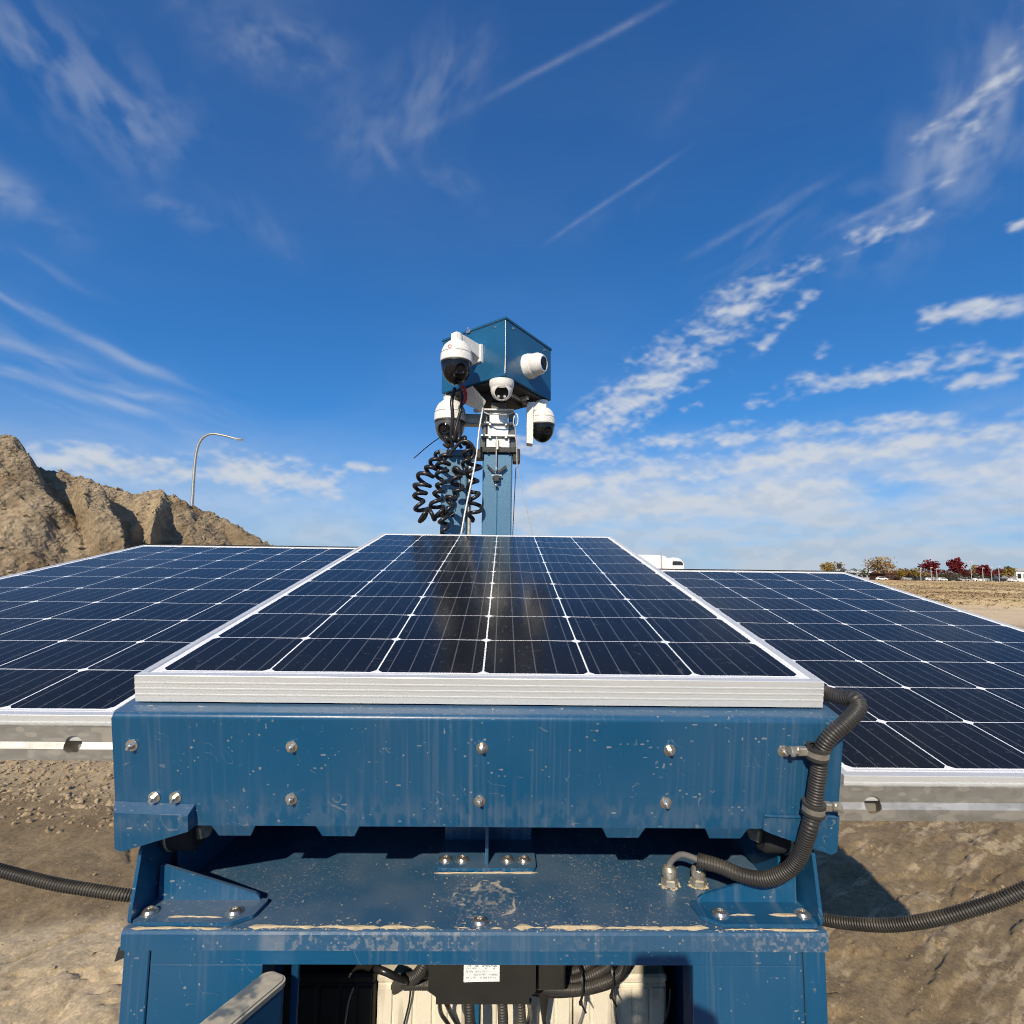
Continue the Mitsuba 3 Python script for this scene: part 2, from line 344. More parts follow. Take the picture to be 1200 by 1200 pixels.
def white_dusty(p, n, uv):
    return mi.Color3f(0.74, 0.74, 0.72) * (0.88 + 0.16 * fbm(p.x * 14.0, p.y * 14.0, p.z * 14.0, 3))
scene['white_plastic'] = principled(proc(white_dusty), 0.38, specular=0.5)
scene['black_dome'] = principled((0.008, 0.008, 0.009), 0.07, specular=0.4)
scene['smoked_plastic'] = principled((0.10, 0.10, 0.095), 0.28, 0.35)
scene['black_plastic'] = principled(proc(lambda p, n, uv: mi.Color3f(0.022, 0.022, 0.021) * (0.7 + 0.6 * fbm(p.x * 30.0, p.y * 30.0, p.z * 30.0, 3))), 0.5, specular=0.4)
scene['black_cable'] = principled((0.016, 0.016, 0.018), 0.3, specular=0.5)

def conduit_color(p, n, uv):
    d = smoothstep(0.35, 0.8, fbm(p.x * 22.0, p.y * 22.0, p.z * 22.0, 4)) * (0.25 + 0.75 * smoothstep(0.0, 0.9, n.z))
    return mix(mi.Color3f(0.030, 0.030, 0.031), mi.Color3f(0.21, 0.19, 0.155), d * 0.36)
scene['conduit_plastic'] = principled(proc(conduit_color), 0.45, specular=0.45)
scene['grey_cable'] = principled((0.15, 0.15, 0.155), 0.5)
scene['wire_rope'] = principled((0.55, 0.55, 0.54), 0.4, 0.3)

def cream_color(p, n, uv):
    return mi.Color3f(0.70, 0.665, 0.56) * (0.86 + 0.2 * fbm(p.x * 9.0, p.y * 9.0, p.z * 3.0, 4)) * (1 - 0.25 * smoothstep(0.66, 0.8, noise(p.x * 60.0, p.z * 12.0, 1.0)))
scene['cream_plastic'] = principled(proc(cream_color), 0.45, specular=0.4)

def label_color(p, n, uv):
    # rows of small unreadable print, four symbols above them
    x, y = uv.x, uv.y
    row = dr.floor(y * 6.0)
    fy = y * 6.0 - row
    ink = (cell_rand(dr.floor(x * 46.0), row, 2) > 0.34) & (noise(x * 130.0, y * 90.0) > 0.42) & (dr.abs(fy - 0.5) < 0.27)
    ends = (x > 0.06 + 0.12 * cell_rand(row, 3)) & (x < 0.95 - 0.12 * cell_rand(row, 5)) & (row > 0) & (row < 5)
    words = cell_rand(dr.floor(x * 8.0 + row * 0.37), row, 9) > 0.12
    sym = (row == 5) & (dr.abs(fy - 0.35) < 0.34) & (cell_rand(dr.floor(x * 10.0), 1, 4) > 0.45) & (noise(x * 60.0, y * 40.0, 7.0) > 0.42) & (x > 0.1) & (x < 0.93)
    t = dr.select((ink & ends & words) | sym, 1.0, 0.0)
    return mix(mi.Color3f(0.72, 0.78, 0.82), mi.Color3f(0.10, 0.13, 0.16), mi.Float(t) * 0.8)
scene['printed_label'] = principled(proc(label_color), 0.35)

def door_top_color(p, n, uv):
    d = smoothstep(0.36, 0.50, fbm(p.x * 26.0, p.y * 26.0, 0.0, 4)) * smoothstep(0.5, 0.8, n.z)
    return mix(mi.Color3f(0.10, 0.125, 0.145), mi.Color3f(0.40, 0.37, 0.30), d) * (0.85 + 0.3 * noise(p.x * 140.0, p.y * 140.0))
scene['muddy_edge'] = principled(proc(door_top_color), 0.6)
scene['red_print'] = principled((0.42, 0.06, 0.05), 0.5)
scene['red_cable'] = principled((0.28, 0.015, 0.03), 0.4)

GDARK, GMID, GPALE = (0.162, 0.122, 0.073), (0.236, 0.181, 0.110), (0.46, 0.375, 0.25)
def ground_color(p, n, uv):
    x, y = p.x, p.y
    a = fbm(x * 0.9, y * 0.9, 0.0, 4)
    b = fbm(x * 5.0, y * 5.0, 2.0, 4)
    c = fbm(x * 33.0, y * 33.0, 4.0, 3)
    col = mix(GDARK, GMID, smoothstep(0.25, 0.75, 0.5 * a + 0.5 * b))
    # pale crust: broad on the left in front, in broken combed patches on the right
    left = smoothstep(0.10, -0.22, (y - 2.95) - 0.28 * (x + 2.2) + 0.5 * (fbm(x * 2.0, y * 2.0, 7.0, 3) - 0.5)) * smoothstep(-1.0, -1.2, x)
    u, v = 0.82 * x + 0.57 * y, -0.57 * x + 0.82 * y
    comb = fbm(u * 3.0, v * 17.0, 1.0, 4)
    right = smoothstep(0.50, 0.60, comb * 0.6 + 0.4 * fbm(x * 2.2, y * 2.2, 9.0, 3)) * smoothstep(0.42, 0.54, fbm(u * 16.0, v * 40.0, 5.0, 4)) * smoothstep(1.0, 1.2, x) * smoothstep(9.0, 6.0, y)
    rubble = smoothstep(4.25, 4.7, y + 0.5 * (a - 0.5)) * smoothstep(0.0, -1.0, x)
    pale = dr.clip(left + right * 0.55 + rubble * 0.6, 0, 1)
    col = mix(col, mi.Color3f(GPALE) * (0.82 + 0.36 * b), pale * 0.85)
    col = col * (0.78 + 0.44 * c) * (0.80 + 0.40 * noise(x * 150.0, y * 150.0)) * (1 - 0.05 * smoothstep(0.8, 1.3, x) * smoothstep(8.0, 5.0, y))
    # further off: a bare track, then dry grass land
    far = smoothstep(17.0, 23.0, y)
    col = mix(col, mi.Color3f(0.36, 0.29, 0.20) * (0.8 + 0.4 * fbm(x * 0.35, y * 0.35, 3.0, 4)), far)
    grass = smoothstep(30.0, 38.0, y + 8.0 * (fbm(x * 0.08, y * 0.08, 1.0, 3) - 0.5))
    gcol = mix((0.30, 0.215, 0.105), (0.44, 0.345, 0.20), fbm(x * 0.16, y * 0.10, 6.0, 4))
    gcol = mix(gcol, (0.20, 0.125, 0.07), smoothstep(0.55, 0.72, fbm(x * 0.07 + 3.0, y * 0.05, 8.0, 4)) * 0.7)
    return mix(col, gcol, grass)
scene['ground_dirt'] = principled(proc(ground_color), 0.95, specular=0.15, bump=proc(lambda p, n, uv: fbm(p.x * 45.0, p.y * 45.0, p.z * 45.0, 4)), scale=0.006)

def mound_color(p, n, uv):
    a = fbm(p.x * 0.8, p.y * 0.8, p.z * 0.8, 4)
    b = fbm(p.x * 7.0, p.y * 7.0, p.z * 7.0, 4)
    col = mix((0.185, 0.144, 0.094), (0.335, 0.270, 0.182), smoothstep(0.3, 0.7, 0.55 * a + 0.45 * b))
    damp = smoothstep(0.56, 0.70, fbm(p.x * 0.9 + 5.0, p.y * 0.5, p.z * 1.6, 4))
    return mix(col, (0.15, 0.105, 0.062), damp * 0.6) * (0.8 + 0.4 * noise(p.x * 26.0, p.y * 26.0, p.z * 26.0))
scene['mound_dirt'] = principled(proc(mound_color), 0.95, specular=0.12, bump=proc(lambda p, n, uv: fbm(p.x * 22.0, p.y * 22.0, p.z * 22.0, 4), eps=4e-3), scale=0.06)
scene['clod_dirt'] = principled(proc(lambda p, n, uv: mix((0.24, 0.18, 0.11), (0.42, 0.34, 0.23), fbm(p.x * 9.0, p.y * 9.0, p.z * 9.0, 3))), 0.95, specular=0.12)
scene['dried_mud'] = principled(proc(lambda p, n, uv: mi.Color3f(0.47, 0.40, 0.28) * (0.7 + 0.5 * fbm(p.x * 160.0, p.y * 160.0, p.z * 60.0, 3))), 0.95, specular=0.1)

def leaf(c):
    return {'type': 'twosided', 'bsdf': {'type': 'diffuse', 'reflectance': {'type': 'rgb', 'value': list(c)}}}
for k, c in dict(leaf_red=(0.15, 0.022, 0.028), leaf_rust=(0.125, 0.035, 0.03), leaf_yellow=(0.24, 0.165, 0.045), leaf_tan=(0.30, 0.215, 0.12), leaf_green=(0.055, 0.075, 0.035), leaf_dull=(0.085, 0.075, 0.055), grass_tan=(0.52, 0.405, 0.235),
                 grass_brown=(0.38, 0.265, 0.16), sage=(0.36, 0.335, 0.23), bark=(0.13, 0.10, 0.075), far_white=(0.72, 0.73, 0.74), far_brown=(0.105, 0.052, 0.035), far_dark=(0.035, 0.04, 0.045), far_grey=(0.36, 0.37, 0.38)).items():
    scene[k] = leaf(c)
scene['vehicle_white'] = principled((0.78, 0.78, 0.77), 0.25, specular=0.5)
scene['dark_glass'] = principled((0.02, 0.025, 0.03), 0.06, specular=0.6)
scene['tyre_rubber'] = principled((0.02, 0.02, 0.021), 0.8)
scene['skin'] = principled((0.50, 0.31, 0.23), 0.5)
scene['jacket_cloth'] = principled((0.10, 0.11, 0.13), 0.9)
scene['trouser_cloth'] = principled((0.06, 0.075, 0.12), 0.9)
scene['hair'] = principled((0.05, 0.035, 0.025), 0.6)
# ------------------------------------------------------------------ ground, dirt mound, field
CR = np.array([(-24, 12.5, 2.0), (-19, 12.0, 4.4), (-15.2, 11.6, 5.0), (-13.1, 11.3, 4.68), (-10.04, 10.85, 4.17), (-9.44, 10.66, 3.98), (-8.92, 10.67, 3.67), (-8.75, 11.0, 3.55), (-8.24, 10.88, 3.43), (-7.81, 11.18, 3.37),
               (-7.37, 11.49, 3.32), (-7.05, 11.7, 3.35), (-6.85, 11.9, 3.16), (-6.32, 12.31, 2.88), (-6.06, 12.71, 2.55), (-5.61, 12.92, 2.05), (-5.12, 13.12, 1.4), (-4.2, 13.4, 0.5), (-3.2, 13.7, -0.3)], float)
CS = np.r_[0, np.cumsum(np.linalg.norm(np.diff(CR[:, :2], axis=0), axis=1))]

def mound_height(x, y, detail=True):
    best = np.full(x.shape, 1e9); hs = np.zeros(x.shape); sv = np.zeros(x.shape); front = np.zeros(x.shape)
    for i in range(len(CR) - 1):
        a, b = CR[i, :2], CR[i + 1, :2]
        ab = b - a; L = np.linalg.norm(ab)
        t = np.clip(((x - a[0]) * ab[0] + (y - a[1]) * ab[1]) / L ** 2, 0, 1)
        dx, dy = x - a[0] - t * ab[0], y - a[1] - t * ab[1]
        d = np.hypot(dx, dy)
        hi = CR[i, 2] + t * (CR[i + 1, 2] - CR[i, 2])
        m = d - 1.5 * hi < best - 1e-9
        best = np.where(m, d - 1.5 * hi, best); hs = np.where(m, hi, hs); sv = np.where(m, CS[i] + t * L, sv)
        front = np.where(m, (dx * ab[1] - dy * ab[0]) / L, front)
    d = best + 1.5 * hs
    f = ss(0, 0.9, d) * ss(0.0, 0.5, front)
    slope = np.where(front > 0, 0.66, 0.75)
    h = hs * 0.975 - slope * d
    # a bench: the upper bank is steep, the foot runs out flat
    h = h + 0.35 * np.sin(np.clip(d / 6.0, 0, 1) * np.pi) * (front > 0) * -0.6 * ss(1.5, 4, hs)
    if detail:
        s = sv + d * 0.10 + 0.35 * (fb(x * 0.9, y * 0.9, 3, 2) - 0.5)
        # spurs and gullies: along the crest, each falling off steeply on its right
        k = np.array([-99, 8.0, 11.2, 12.4, 14.0, 14.75, 15.3, 15.72, 16.3, 16.62, 17.0, 17.35, 17.75, 18.2, 18.9, 20, 99])
        g = np.array([0.1, 0.1, 0.0, 0.3, 0.45, 0.55, -0.62, -0.35, 0.48, -0.45, -0.25, 0.42, -0.32, 0.28, 0.1, 0, 0])
        h = h + f * np.interp(s, k, g) * ss(5.5, 1.6, d) * 1.15
        h = h + f * (fb(s * 1.6, d * 0.35, 4, 5) - 0.5) * 1.15 * ss(7, 2, d)
        h = h + f * (fb(s * 5.5, d * 0.6, 3, 6) - 0.5) * 0.34
        h = h + ss(-0.1, 0.5, h) * ((fb(x * 2.2, y * 2.2, 4, 7) - 0.5) * 0.40 + (fb(x * 6, y * 6, 4, 8) - 0.5) * 0.17 - np.abs(fb(x * 5.5, y * 5.5, 4, 10) - 0.5) * 0.26 - np.abs(fb(x * 16, y * 16, 3, 11) - 0.5) * 0.20 + 0.03)
    return h

def spaced(*segs):
    return np.unique(np.concatenate([np.arange(a, b, s) for a, b, s in segs]))
def grid(xs, ys, zf):
    X, Y = np.meshgrid(xs, ys, indexing='xy')
    V = np.stack([X, Y, zf(X, Y)], -1).reshape(-1, 3)
    nx, ny = len(xs), len(ys)
    i, j = np.meshgrid(np.arange(ny - 1), np.arange(nx - 1), indexing='ij')
    a = (i * nx + j).ravel()
    F = np.vstack([np.stack([a, a + 1, a + nx + 1], 1), np.stack([a, a + nx + 1, a + nx], 1)])
    return trimesh.Trimesh(V, F, process=False)

def ground_z(x, y):
    near = ss(9, 5, np.hypot(x, y))
    z = (fb(x * 0.5, y * 0.5, 3, 40) - 0.5) * 0.10 * ss(60, 10, np.hypot(x, y))
    z = z + near * ((fb(x * 2.4, y * 2.4, 4, 41) - 0.5) * 0.10 + (fb(x * 14, y * 14, 3, 42) - 0.5) * 0.018)
    # right: combed by a machine's tracks, with crusts standing proud; left: a smooth pale hump with a crack
    u, v = 0.82 * x + 0.57 * y, -0.57 * x + 0.82 * y
    r = near * ss(0.6, 1.2, x)
    z = z + r * ((fb(u * 2.0, v * 11, 4, 43) - 0.5) * 0.085 * ss(0.35, 0.65, fb(x * 1.3, y * 1.3, 3, 39)) + ss(0.55, 0.60, fb(u * 3.2, v * 10, 5, 44)) * 0.016 * (0.4 + fb(u * 22, v * 40, 3, 38)) + (fb(u * 9, v * 30, 4, 45) - .5) * 0.022)
    l = near * ss(-0.9, -1.3, x)
    hump = ss(0.45, -0.55, (y - 2.75) - 0.28 * (x + 2.2) + 0.25 * (fb(x * 1.6, y * 1.6, 3, 48) - 0.5))
    z = z + l * hump * (0.09 + 0.03 * (fb(x * 3.5, y * 4.5, 3, 46) - 0.5) * 2 + 0.006 * (fb(x * 12 + y * 5, y * 16, 4, 47) - .5) - 0.012 * ss(0.66, 0.70, fb(x * 17, y * 17, 2, 37)))
    for (x0, y0, x1, y1, w, dp) in ((-2.12, 2.55, -1.93, 2.92, 0.014, 0.045), (-2.62, 4.1, -2.2, 3.5, 0.01, 0.02), (2.75, 3.1, 2.95, 2.86, 0.012, 0.06), (3.02, 3.2, 3.1, 2.98, 0.010, 0.05), (2.55, 3.4, 2.8, 3.2, 0.01, 0.04), (3.3, 3.7, 3.5, 3.5, 0.012, 0.05)):
        L = math.hypot(x1 - x0, y1 - y0)
        a = ((x - x0) * (x1 - x0) + (y - y0) * (y1 - y0)) / L
        c = ((x - x0) * (y1 - y0) - (y - y0) * (x1 - x0)) / L + 0.02 * (fb(a * 9, a * 0, 3, 49) - 0.5)
        z = z - dp * np.exp(-(c / w) ** 2) * ss(0, 0.06, a) * ss(L, L - 0.08, a)
    return z

gx = spaced((-4000, -400, 400), (-400, -60, 20), (-60, -10, 2.5), (-10, -4.6, 0.12), (-4.6, -1.15, 0.013), (-1.15, 1.15, 0.08), (1.15, 4.7, 0.013), (4.7, 10, 0.12), (10, 60, 2.5), (60, 400, 20), (400, 4001, 400))
gy = spaced((-400, -20, 40), (-20, 0, 2), (0, 2.0, 0.1), (2.0, 3.3, 0.012), (3.3, 5.2, 0.016), (5.2, 10, 0.1), (10, 60, 2.5), (60, 400, 20), (400, 6001, 400))
put('ground', grid(gx, gy, ground_z), 'ground_dirt', frame=WORLD, smooth=True, kind='structure')

mx, my = spaced((-24, -12, .12), (-12, -3.0, .034)), spaced((3.4, 13.4, .036), (13.4, 19, .12))
mound = grid(mx, my, mound_height)
keep = mound.vertices[:, 2][mound.faces].max(1) > -0.15
mound.update_faces(keep); mound.remove_unreferenced_vertices()
put('hill', mound, 'mound_dirt', frame=WORLD, smooth=50, kind='structure')

def blob(r, seed):
    g = np.random.default_rng(seed + 100)
    v = g.normal(size=(13, 3)); v /= np.linalg.norm(v, axis=1, keepdims=True)
    m = trimesh.convex.convex_hull(v * g.uniform(.7, 1.05, (13, 1)) * (1.0, .82, .75))
    m.vertices = m.vertices * r
    return m
CLODS = [blob(1, k) for k in range(12)]
def scatter(points, sizes, squash=0.75):
    out = []
    for p, s in zip(points, sizes):
        m = CLODS[rng.integers(12)].copy()
        R = trimesh.transformations.random_rotation_matrix(rng.random(3))[:3, :3]
        S = np.diag([1, 1, squash])
        m.apply_transform(m4(S @ R * s, p))
        out.append(m)
    return cat(out)
def heights(x, y):
    return np.maximum(ground_z(x, y), mound_height(x, y))
PX, PY, PS, PK = [], [], [], []
def drop(x, y, s, sink):
    PX.append(x); PY.append(y); PS.append(s); PK.append(np.full(len(x), sink))
x, y = rng.uniform(-4.9, -2.4, 9000), rng.uniform(3.85, 5.3, 9000)      # crumbled toe of the mound
ok = y > 4.16 + 0.08 * np.sin(x * 5.1) + 0.25 * rng.random(9000) ** 2 - 0.75 * rng.random(9000) ** 4
drop(x[ok][:4600], y[ok][:4600], 0.004 + 0.034 * rng.random(9000)[ok][:4600] ** 5, 0.1)
x, y = rng.uniform(-4.2, -1.4, 130), rng.uniform(2.2, 4.3, 130)         # crumbs over the open dirt
drop(x, y, 0.003 + 0.013 * rng.random(130) ** 3, 0.3)
x, y = rng.uniform(1.3, 4.2, 420), rng.uniform(2.2, 4.6, 420)
drop(x, y, 0.003 + 0.010 * rng.random(420) ** 4, 0.3)
x, y = np.where(rng.random(3600) < .4, rng.uniform(-4.0, -1.3, 3600), rng.uniform(1.2, 4.0, 3600)), 2.2 + 2.4 * rng.random(3600)     # grit
ok = fb(x * 1.3, y * 1.3, 3, 33) > 0.44
drop(x[ok], y[ok], 0.0016 + 0.0055 * rng.random(3600)[ok] ** 3, 0.2)
x, y = rng.uniform(-11, -4.0, 2600), rng.uniform(5.0, 13.0, 2600)       # lumps that rolled down the mound's face
drop(x, y, 0.012 + 0.060 * rng.random(2600) ** 5, 0.1)
PX, PY, PS, PK = map(np.concatenate, (PX, PY, PS, PK))
HZ = heights(PX, PY)
ok = (PY < 5.3) | (HZ > 0.1)
pts, sz = np.stack([PX, PY, HZ + PS * PK], 1)[ok], PS[ok]
put('dirt_clods', scatter(pts, sz), 'clod_dirt', frame=WORLD, label='loose crumbs and clods of dry dirt strewn at the toe of the mound', category='dirt', kind='stuff')

def tuft(p, s, n, spread, up):
    a = rng.uniform(0, 2 * np.pi, n)
    base = p + np.stack([np.cos(a), np.sin(a), 0 * a], 1) * (rng.random(n)[:, None] * spread * s * 0.4)
    tip = base + np.stack([np.cos(a) * spread, np.sin(a) * spread, up + 0 * a], 1) * (s * rng.uniform(0.6, 1.1, n))[:, None]
    side = np.stack([-np.sin(a), np.cos(a), 0 * a], 1) * (s * 0.16)
    V = np.stack([base - side, base + side, tip + side * 0.5, tip - side * 0.5], 1).reshape(-1, 3)
    i = np.arange(n) * 4
    return V, np.vstack([np.stack([i, i + 1, i + 2], 1), np.stack([i, i + 2, i + 3], 1)])
def tufts(name, count, mat, size, label, ymin, ymax, spread, up, clump):
    V, F, o, k = [], [], 0, 0
    while k < count:
        y = ymin * (ymax / ymin) ** rng.random()
        x = y * rng.uniform(0.50, 1.05)
        if rng.random() > ss(ymin, ymin * 1.5, np.array(y)) + 0.08:
            continue
        if fb(np.array([x * 0.06]), np.array([y * 0.045]), 3, clump)[0] < 0.5 and rng.random() < 0.85:
            continue
        v, f = tuft(np.array([x, y, 0.0]), size * rng.uniform(0.5, 1.3), 7, spread, up)
        V.append(v); F.append(f + o); o += len(v); k += 1
    put(name, trimesh.Trimesh(np.vstack(V), np.vstack(F), process=False), mat, frame=WORLD, label=label, category='vegetation', kind='stuff')
tufts('dry_grass', 8000, 'grass_tan', 0.20, 'tan dry grass covering the open field behind the right panel', 31, 210, 1.0, 0.40, 60)
tufts('brown_weeds', 1100, 'grass_brown', 0.28, 'rust brown dead weeds in patches across the dry field', 33, 200, 1.0, 0.42, 61)
tufts('sagebrush', 420, 'sage', 0.36, 'grey green sagebrush scattered through the dry field', 33, 200, 1.0, 0.45, 62)

# ------------------------------------------------------------------ far row: trees, cars, lamps, buildings
def g_at(px, D):                            # ground point at distance D in the direction of a pixel column
    d = CAM @ np.array([(px - 600) / FOC, 1, -(676 - 600) / FOC])
    return np.array([d[0] / d[1] * D, D, 0.0])
def tree(name, px, D, height, width, mat, label, group, trunk=0.25, n=420, bare=0.0):
    k = thing(name, label, 'tree', group)
    o = g_at(px, D)
    limbs = [tube([o, o + (0.02 * height, 0, height * 0.3), o + (0, 0, height * 0.75)], np.linspace(1, 0.3, len(spline([o, o + (0.02 * height, 0, height * 0.3), o + (0, 0, height * 0.75)], 0.6))) * height * 0.022, 0.6, 6)]
    for a in rng.uniform(0, 2 * np.pi, 6):
        z0, r = rng.uniform(trunk, 0.5) * height, width * rng.uniform(0.25, 0.42)
        limbs.append(tube([o + (0, 0, z0), o + (math.cos(a) * r, math.sin(a) * r, z0 + height * 0.28)], height * 0.008, 0.8, 5))
    put('trunk', limbs, 'bark', k, WORLD)
    cz, rz = height * (1 + trunk) / 2, height * (1 - trunk) / 2
    lumps = [(np.array([rng.normal() * width * 0.16, rng.normal() * width * 0.16, cz + rng.uniform(-0.6, 0.62) * rz]), rng.uniform(0.24, 0.36)) for _ in range(14)]
    lumps.append((np.array([0, 0, cz]), 0.42))
    V, F = [], []
    for i in range(n):
        c, r = lumps[rng.integers(len(lumps))]
        q = rng.normal(size=3); q /= np.linalg.norm(q)
        q = q * rng.uniform(0.55, 1.0) * np.array([width * r, width * r, min(width, rz * 1.6) * r]) + c
        s = height * rng.uniform(0.028, 0.052)
        R = trimesh.transformations.random_rotation_matrix(rng.random(3))[:3, :3]
        V.append(o + q + (np.array([(-1, -.6, 0), (1, -.7, 0), (.7, .8, 0.3), (-.8, .7, -.2)]) * s) @ R.T)
        F.append(np.array([(0, 1, 2), (0, 2, 3)]) + 4 * i)
    put('crown', trimesh.Trimesh(np.vstack(V), np.vstack(F), process=False), mat, k, WORLD)
FT = 'trees in a row beyond the dry field'
tree('deciduous_tree', 1035.5, 250, 10.0, 12.5, 'leaf_tan', 'broad pale tan tree, half bare, left end of the far row', FT, n=620)
tree('deciduous_tree', 1091, 260, 9.6, 7.4, 'leaf_red', 'round dark red tree, first red crown from the left in the far row', FT, n=640)
tree('deciduous_tree', 1122, 260, 10.3, 7.4, 'leaf_red', 'tallest round dark red tree, in the middle of the three big red crowns', FT, n=640)
tree('deciduous_tree', 1154, 262, 8.8, 7.2, 'leaf_red', 'round dark red tree, right of the three big red crowns', FT, n=640)
tree('deciduous_tree', 1134, 272, 6.4, 5.6, 'leaf_rust', 'smaller rust red tree tucked against the tallest red tree', FT, n=360)
tree('deciduous_tree', 1107, 276, 5.6, 6.4, 'leaf_rust', 'low rust red tree between the first two big red crowns', FT, n=360)
tree('deciduous_tree', 1058, 255, 5.6, 5.2, 'leaf_yellow', 'small yellow tree at the left end of the low brown building', FT)
tree('deciduous_tree', 1070, 257, 5.8, 6.0, 'leaf_yellow', 'small yellow green tree over the right end of the low brown building', FT)
tree('deciduous_tree', 1183, 258, 6.4, 6.6, 'leaf_yellow', 'yellow green tree near the right edge of the picture', FT)
tree('conifer', 1182, 266, 7.6, 4.6, 'leaf_green', 'dark green conifer behind the yellow green tree at right', FT)
tree('deciduous_tree', 1172, 275, 6.6, 4.4, 'leaf_rust', 'small dull brown tree left of the dark conifer', FT)
tree('conifer', 1105, 252, 3.4, 4.6, 'leaf_green', 'low dark green bush below the rust red tree', FT)
tree('deciduous_tree', 971, 250, 8.0, 9.0, 'leaf_yellow', 'yellow tree whose top shows over the back edge of the right panel', FT, n=520)
tree('conifer', 1012, 300, 5.6, 7.0, 'leaf_green', 'dull green far tree behind the panel corner', FT)
tree('conifer', 1000, 310, 6.4, 6.0, 'leaf_green', 'hazy dull green tree just right of the dark sign', FT)
tree('conifer', 1142, 300, 8.6, 3.6, 'leaf_tan', 'slim grey tan tree between the tall pole and the third red crown', FT)
tree('deciduous_tree', 1084, 285, 5.2, 6.0, 'leaf_tan', 'low tan tree behind the lamps right of the brown building', FT)
tree('conifer', 1162, 290, 5.0, 7.0, 'leaf_green', 'low dark hedge tree behind the parked cars right of the third red crown', FT)
tree('conifer', 1199, 300, 7.0, 8.0, 'leaf_green', 'dark green tree behind the white building at the right edge', FT)

V, F = [], []
for i in range(5200):                       # the low mixed growth behind the row
    px = rng.uniform(985, 1215)
    D = rng.uniform(300, 345)
    hmax = 4.6 * (0.45 + 1.1 * fb(np.array([px * .09]), np.array([0.0]), 3, 90)[0])
    s = rng.uniform(.25, .6)
    R = trimesh.transformations.random_rotation_matrix(rng.random(3))[:3, :3]
    V.append(g_at(px, D) + (0, 0, rng.uniform(.2, hmax)) + (np.array([(-1, -.6, 0), (1, -.7, 0), (.7, .8, 0.3), (-.8, .7, -.2)]) * s) @ R.T)
    F.append(np.array([(0, 1, 2), (0, 2, 3)]) + 4 * i)
put('far_growth', trimesh.Trimesh(np.vstack(V), np.vstack(F), process=False), 'leaf_dull', frame=WORLD, label='low dull band of mixed trees and hedges behind the far row', category='trees', kind='stuff')
def bldg(name, px0, px1, D, h, wall, roof, label, nwin):
    k = thing(name, label, 'building')
    a, b = g_at(px0, D), g_at(px1, D)
    w = b[0] - a[0]
    c = (a + b) / 2
    put('wall', span((a[0], D, 0), (b[0], D + 12, h), 0.02), wall, k, WORLD)
    put('roof', [span((a[0] - .5, D - .6, h), (b[0] + .5, D + 12.5, h + 0.22), 0.05), extrude([(-w / 2 - .4, 0), (w / 2 + .4, 0), (w / 2 - 2, 1.1), (-w / 2 + 2, 1.1)], 10, (c[0], D + 11, h + .22), (1, 0, 0), (0, 0, 1))], roof, k, WORLD)
    for i in range(nwin):
        x = a[0] + (i + .5) * w / nwin
        put('window', span((x - w / nwin * .3, D - .06, h * .3), (x + w / nwin * .3, D + .05, h * .75), 0.02), 'dark_glass', k, WORLD)
bldg('long_building', 1038, 1079, 262, 2.9, 'far_brown', 'far_brown', 'long low brown building behind the yellow trees', 9)
bldg('white_building', 1191, 1212, 268, 5.0, 'far_white', 'far_grey', 'white building at the right edge of the picture', 3)
bldg('grey_building', 1004, 1022, 300, 3.4, 'far_grey', 'far_white', 'pale grey building left of the broad tan tree', 3)

def car(px, D, mat, label, ang=0.0, L=4.5):
    k = thing('parked_car', label, 'car', 'cars parked in front of the far trees')
    X = m4(rot('z', ang), g_at(px, D))
    prof = [(-L / 2, .35), (L / 2, .35), (L / 2, .8), (L * .33, .95), (L * .18, 1.45), (-L * .28, 1.48), (-L * .42, 1.0), (-L / 2, .92)]
    put('body', extrude(prof, 1.75, (0, .875, 0), (1, 0, 0), (0, 0, 1)), mat, k, X)
    put('window', extrude([(L * .29, .98), (L * .17, 1.38), (-L * .26, 1.4), (-L * .36, 1.02)], 1.79, (0, .895, 0), (1, 0, 0), (0, 0, 1)), 'dark_glass', k, X)
    for x in (-L * .3, L * .3):
        for s in (-1, 1):
            put('wheel', cyl((x, s * .72, .33), (x, s * .92, .33), .33, 12), 'tyre_rubber', k, X)
for px, mat, lab in ((1090, 'vehicle_white', 'white car below the first big red crown'), (1097.5, 'far_grey', 'grey car between the first red crown and the low dark bush'), (1103, 'vehicle_white', 'white car in front of the low dark bush'),
                     (1117, 'far_dark', 'dark car left of the tallest red tree'), (1129, 'far_grey', 'grey car right under the tallest red tree'), (1146, 'vehicle_white', 'white car right of the tall pale pole'),
                     (1157, 'far_grey', 'grey car below the third big red crown'), (1164, 'far_dark', 'dark car right of the third red crown'), (1187, 'vehicle_white', 'white car beside the white building'), (1178, 'far_dark', 'dark car under the yellow green tree'),
                     (1063, 'far_grey', 'grey car in front of the low brown building'), (1033, 'vehicle_white', 'white car at the foot of the broad tan tree'), (1076, 'far_dark', 'dark car at the right end of the brown building')):
    car(px, 244 + 3 * rng.random(), mat, lab, rng.uniform(-.3, .3))

